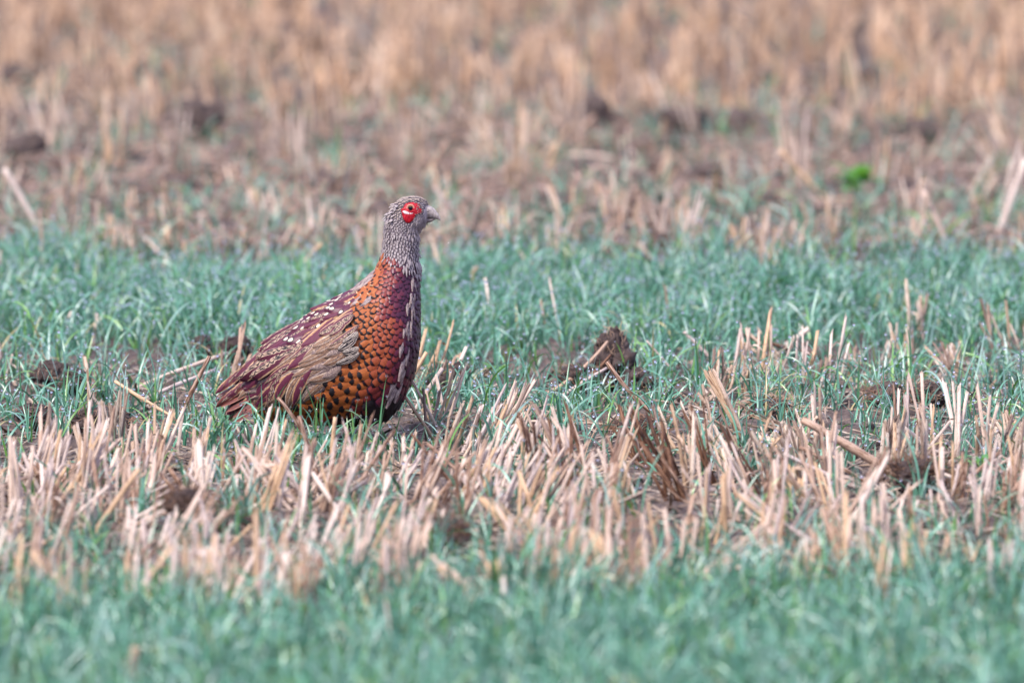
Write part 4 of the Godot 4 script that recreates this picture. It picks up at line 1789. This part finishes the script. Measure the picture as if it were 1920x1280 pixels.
func build_wing(m: float):
	var wing := Node3D.new()
	wing.name = "wing"
	bird.add_child(wing, true)
	var st := {}
	# quill X, Y, tip X, Y, width, lift at quill, lift at tip, bow, kind, name
	var list := []
	# flight feathers under the coverts
	for i in 9:
		var t := i / 8.0
		list.append([lerpf(640, 610, t), lerpf(668, 728, t), lerpf(452, 486, t) + (i % 2) * 5, lerpf(716, 770, t), lerpf(20, 15, t), 2.0 + 0.25 * (8 - i), 3.0 + 0.7 * (8 - i), lerpf(-5, 6, t), "dark_flight" if i > 6 else ("flight" if i % 2 else "barred"), "flight_feather"])
	# greater coverts
	for i in 10:
		var t := i / 9.0
		list.append([lerpf(662, 622, t), lerpf(620, 708, t), lerpf(552, 556, t) + (i % 3) * 4, lerpf(676, 750, t), lerpf(20, 17, t), 4.0 + 0.3 * (9 - i), 6.2 + 0.5 * (9 - i), lerpf(-4, 4, t), "barred" if i in [4, 6, 8] else ("tan" if i < 8 else "flight"), "covert_feather"])
	# median coverts, two rows
	for row in 2:
		for i in 9:
			var t := i / 8.0
			var bx := lerpf(674, 638, t) - row * 30.0
			var by := lerpf(604, 688, t) + row * 9.0 - 8.0 * sin(t * PI)
			list.append([bx, by, bx - 52 + (i % 2) * 6, by + lerpf(36, 15, t), 15.0 + (i % 3), 7.0 - row * 1.0 + 0.25 * (8 - i), 9.5 - row + 0.3 * (8 - i), -3.0, ["scapular", "tan", "tan", "barred", "tan", "tan", "barred", "barred", "tan"][(i + row * 4) % 9], "covert_feather"])
	# long scapulars and tertials along the upper edge
	for i in 13:
		var t := i / 12.0
		var bx := lerpf(660, 520, t)
		var by := lerpf(574, 652, t) + (i % 3) * 12.0
		var long := lerpf(74, 96, t)
		list.append([bx, by, bx - long * 0.80, by + long * (0.60 + 0.06 * (i % 3)), 14.0 + (i % 2) * 4.0, 7.5 - 0.2 * i, 10.5 - 0.35 * i, -4.0 + (i % 3) * 2.0, ["tertial", "scapular", "tan", "tertial", "scapular"][i % 5], "scapular_feather"])
	for i in 9:
		var t := i / 8.0
		var bx := lerpf(560, 500, t)
		var by := lerpf(668, 700, t) + (i % 3) * 16.0
		list.append([bx, by, bx - 62, by + 52 + (i % 2) * 8, 15.0, 7.5 - 0.3 * i, 9.0 - 0.5 * i, 3.0, ["scapular", "tertial", "tan", "tertial"][i % 4], "tertial_feather"])
	for i in 6:
		var bx := 584.0 - i * 17.0
		list.append([bx, 690.0 + i * 3.0, bx - 34, 752.0 + (i % 2) * 8, 17.0, 9.0 - 0.5 * i, 10.5 - 0.6 * i, 5.0, ["tertial", "tan", "tertial", "scapular"][i % 4], "tertial_feather"])
	# the dark and white striped shoulder feathers
	for i in 4:
		list.append([676.0 - i * 2, 612.0 + i * 12.0, 642.0 - i * 3, 634.0 + i * 11.0, 15.0, 10.0 - i * 0.3, 12.5 - i * 0.3, -3.0, "striped", "shoulder_feather"])
	for i in 3:
		list.append([662.0 - i * 12, 582.0 + i * 8, 626.0 - i * 14, 612.0 + i * 7, 15.0, 10.0, 12.0, -2.0, "scapular", "shoulder_feather"])
	for f in list:
		var me := quill_mesh(f[0] + rng.randfn(0, 3), f[1] + rng.randfn(0, 3), f[2] + rng.randfn(0, 6), f[3] + rng.randfn(0, 5), f[4] * rng.randf_range(0.85, 1.25), f[5], f[6], f[7], m)
		if m > 0.0:
			part(f[9], me, F[f[8]], wing)
		else:
			add_rest(st, f[8], me, Transform3D())
	if m < 0.0:
		var am := ArrayMesh.new()
		var mats := []
		for k in st:
			(st[k] as SurfaceTool).commit(am)
			mats.append(F[k])
		for i in mats.size():
			am.surface_set_material(i, mats[i])
		var fw := part("wing_feathers", am, null, wing)
		fw.set_meta("kind", "stuff")


func build_tail():
	var tail := Node3D.new()
	tail.name = "tail"
	bird.add_child(tail, true)
	for i in 11:
		var t := i / 10.0
		var k := -1.0 if i % 2 else 1.0
		# a low, half-closed fan pointing back and down
		var rows := []
		var uvs := []
		var a := bp(512, 700 + 26 * t, k * 9.0 * t)
		var b := bp(404 + 34 * t + rng.randf_range(-5, 5), 742 + 36 * t, k * (4 + 28 * t))
		var d := (b - a)
		var side := d.cross(Vector3(0.25, 1.0, k * 0.35 * t)).normalized()
		var up := side.cross(d).normalized()
		for r in 8:
			var q := r / 7.0
			var w: float = 12.0 * S * [0.45, 0.8, 0.95, 1.0, 1.0, 0.92, 0.66, 0.12][r]
			var c := a + d * q + up * (0.008 * sin(q * PI)) + Vector3(0, -0.0012 * i, 0)
			# the vanes slope down like a roof
			rows.append([c - side * w - up * w * 0.55, c - side * w * 0.5 - up * w * 0.2, c, c + side * w * 0.5 - up * w * 0.2, c + side * w - up * w * 0.55])
			uvs.append([Vector2(0, q), Vector2(0.25, q), Vector2(0.5, q), Vector2(0.75, q), Vector2(1, q)])
		part("tail_feather", rows_mesh(rows, uvs), F["tail"], tail)
	# coverts over the root of the tail
	for i in 10:
		var X := 500.0 - (i % 5) * 11.0
		var Y := 662.0 + (i % 5) * 9.0 + (i / 5) * 26.0
		part("tail_covert_feather", quill_mesh(X, Y, X - 52, Y + 38, 15.0, 3.0 + i * 0.2, 5.0 + i * 0.3, 2.0, 1.0, 0.0), F[["tail", "tertial", "scapular"][i % 3]], tail)


func build_legs():
	var skinm := mat(noise_tex(21, 0.08, [rgb8(98, 88, 84), rgb8(140, 128, 118)], 64), Color(1, 1, 1), 0.7)
	for m in [1.0, -1.0]:
		var leg := Node3D.new()
		leg.name = "leg"
		bird.add_child(leg, true)
		var foot := bp(684.0 + 22.0 * m, 0, 42.0 * m)
		foot.y = hgt(bird.position.x + foot.x, foot.z) + 0.006
		var knee := bp(668 + 18.0 * m, 782, 44.0 * m)
		var hock := bp(664.0 + 18.0 * m, 806, 44.0 * m)
		part("thigh", tube([knee + Vector3(0.012, 0.05, 0), knee, hock], [0.03, 0.018, 0.009], 10), F["black"], leg)
		part("shank", tube([hock, hock.lerp(foot, 0.5), foot], [0.0075, 0.006, 0.0065], 8), skinm, leg)
		for k in 4:
			var a: float = [-0.55, 0.0, 0.55, PI - 0.3][k]
			var L: float = [0.045, 0.055, 0.045, 0.022][k]
			var d := Vector3(cos(a), 0, sin(a))
			part("toe", tube([foot, foot + d * L * 0.5 + Vector3(0, 0.004, 0), foot + d * L * 0.9 - Vector3(0, 0.001, 0), foot + d * L * 1.12 - Vector3(0, 0.004, 0)], [0.0058, 0.005, 0.004, 0.001], 7), skinm, leg)
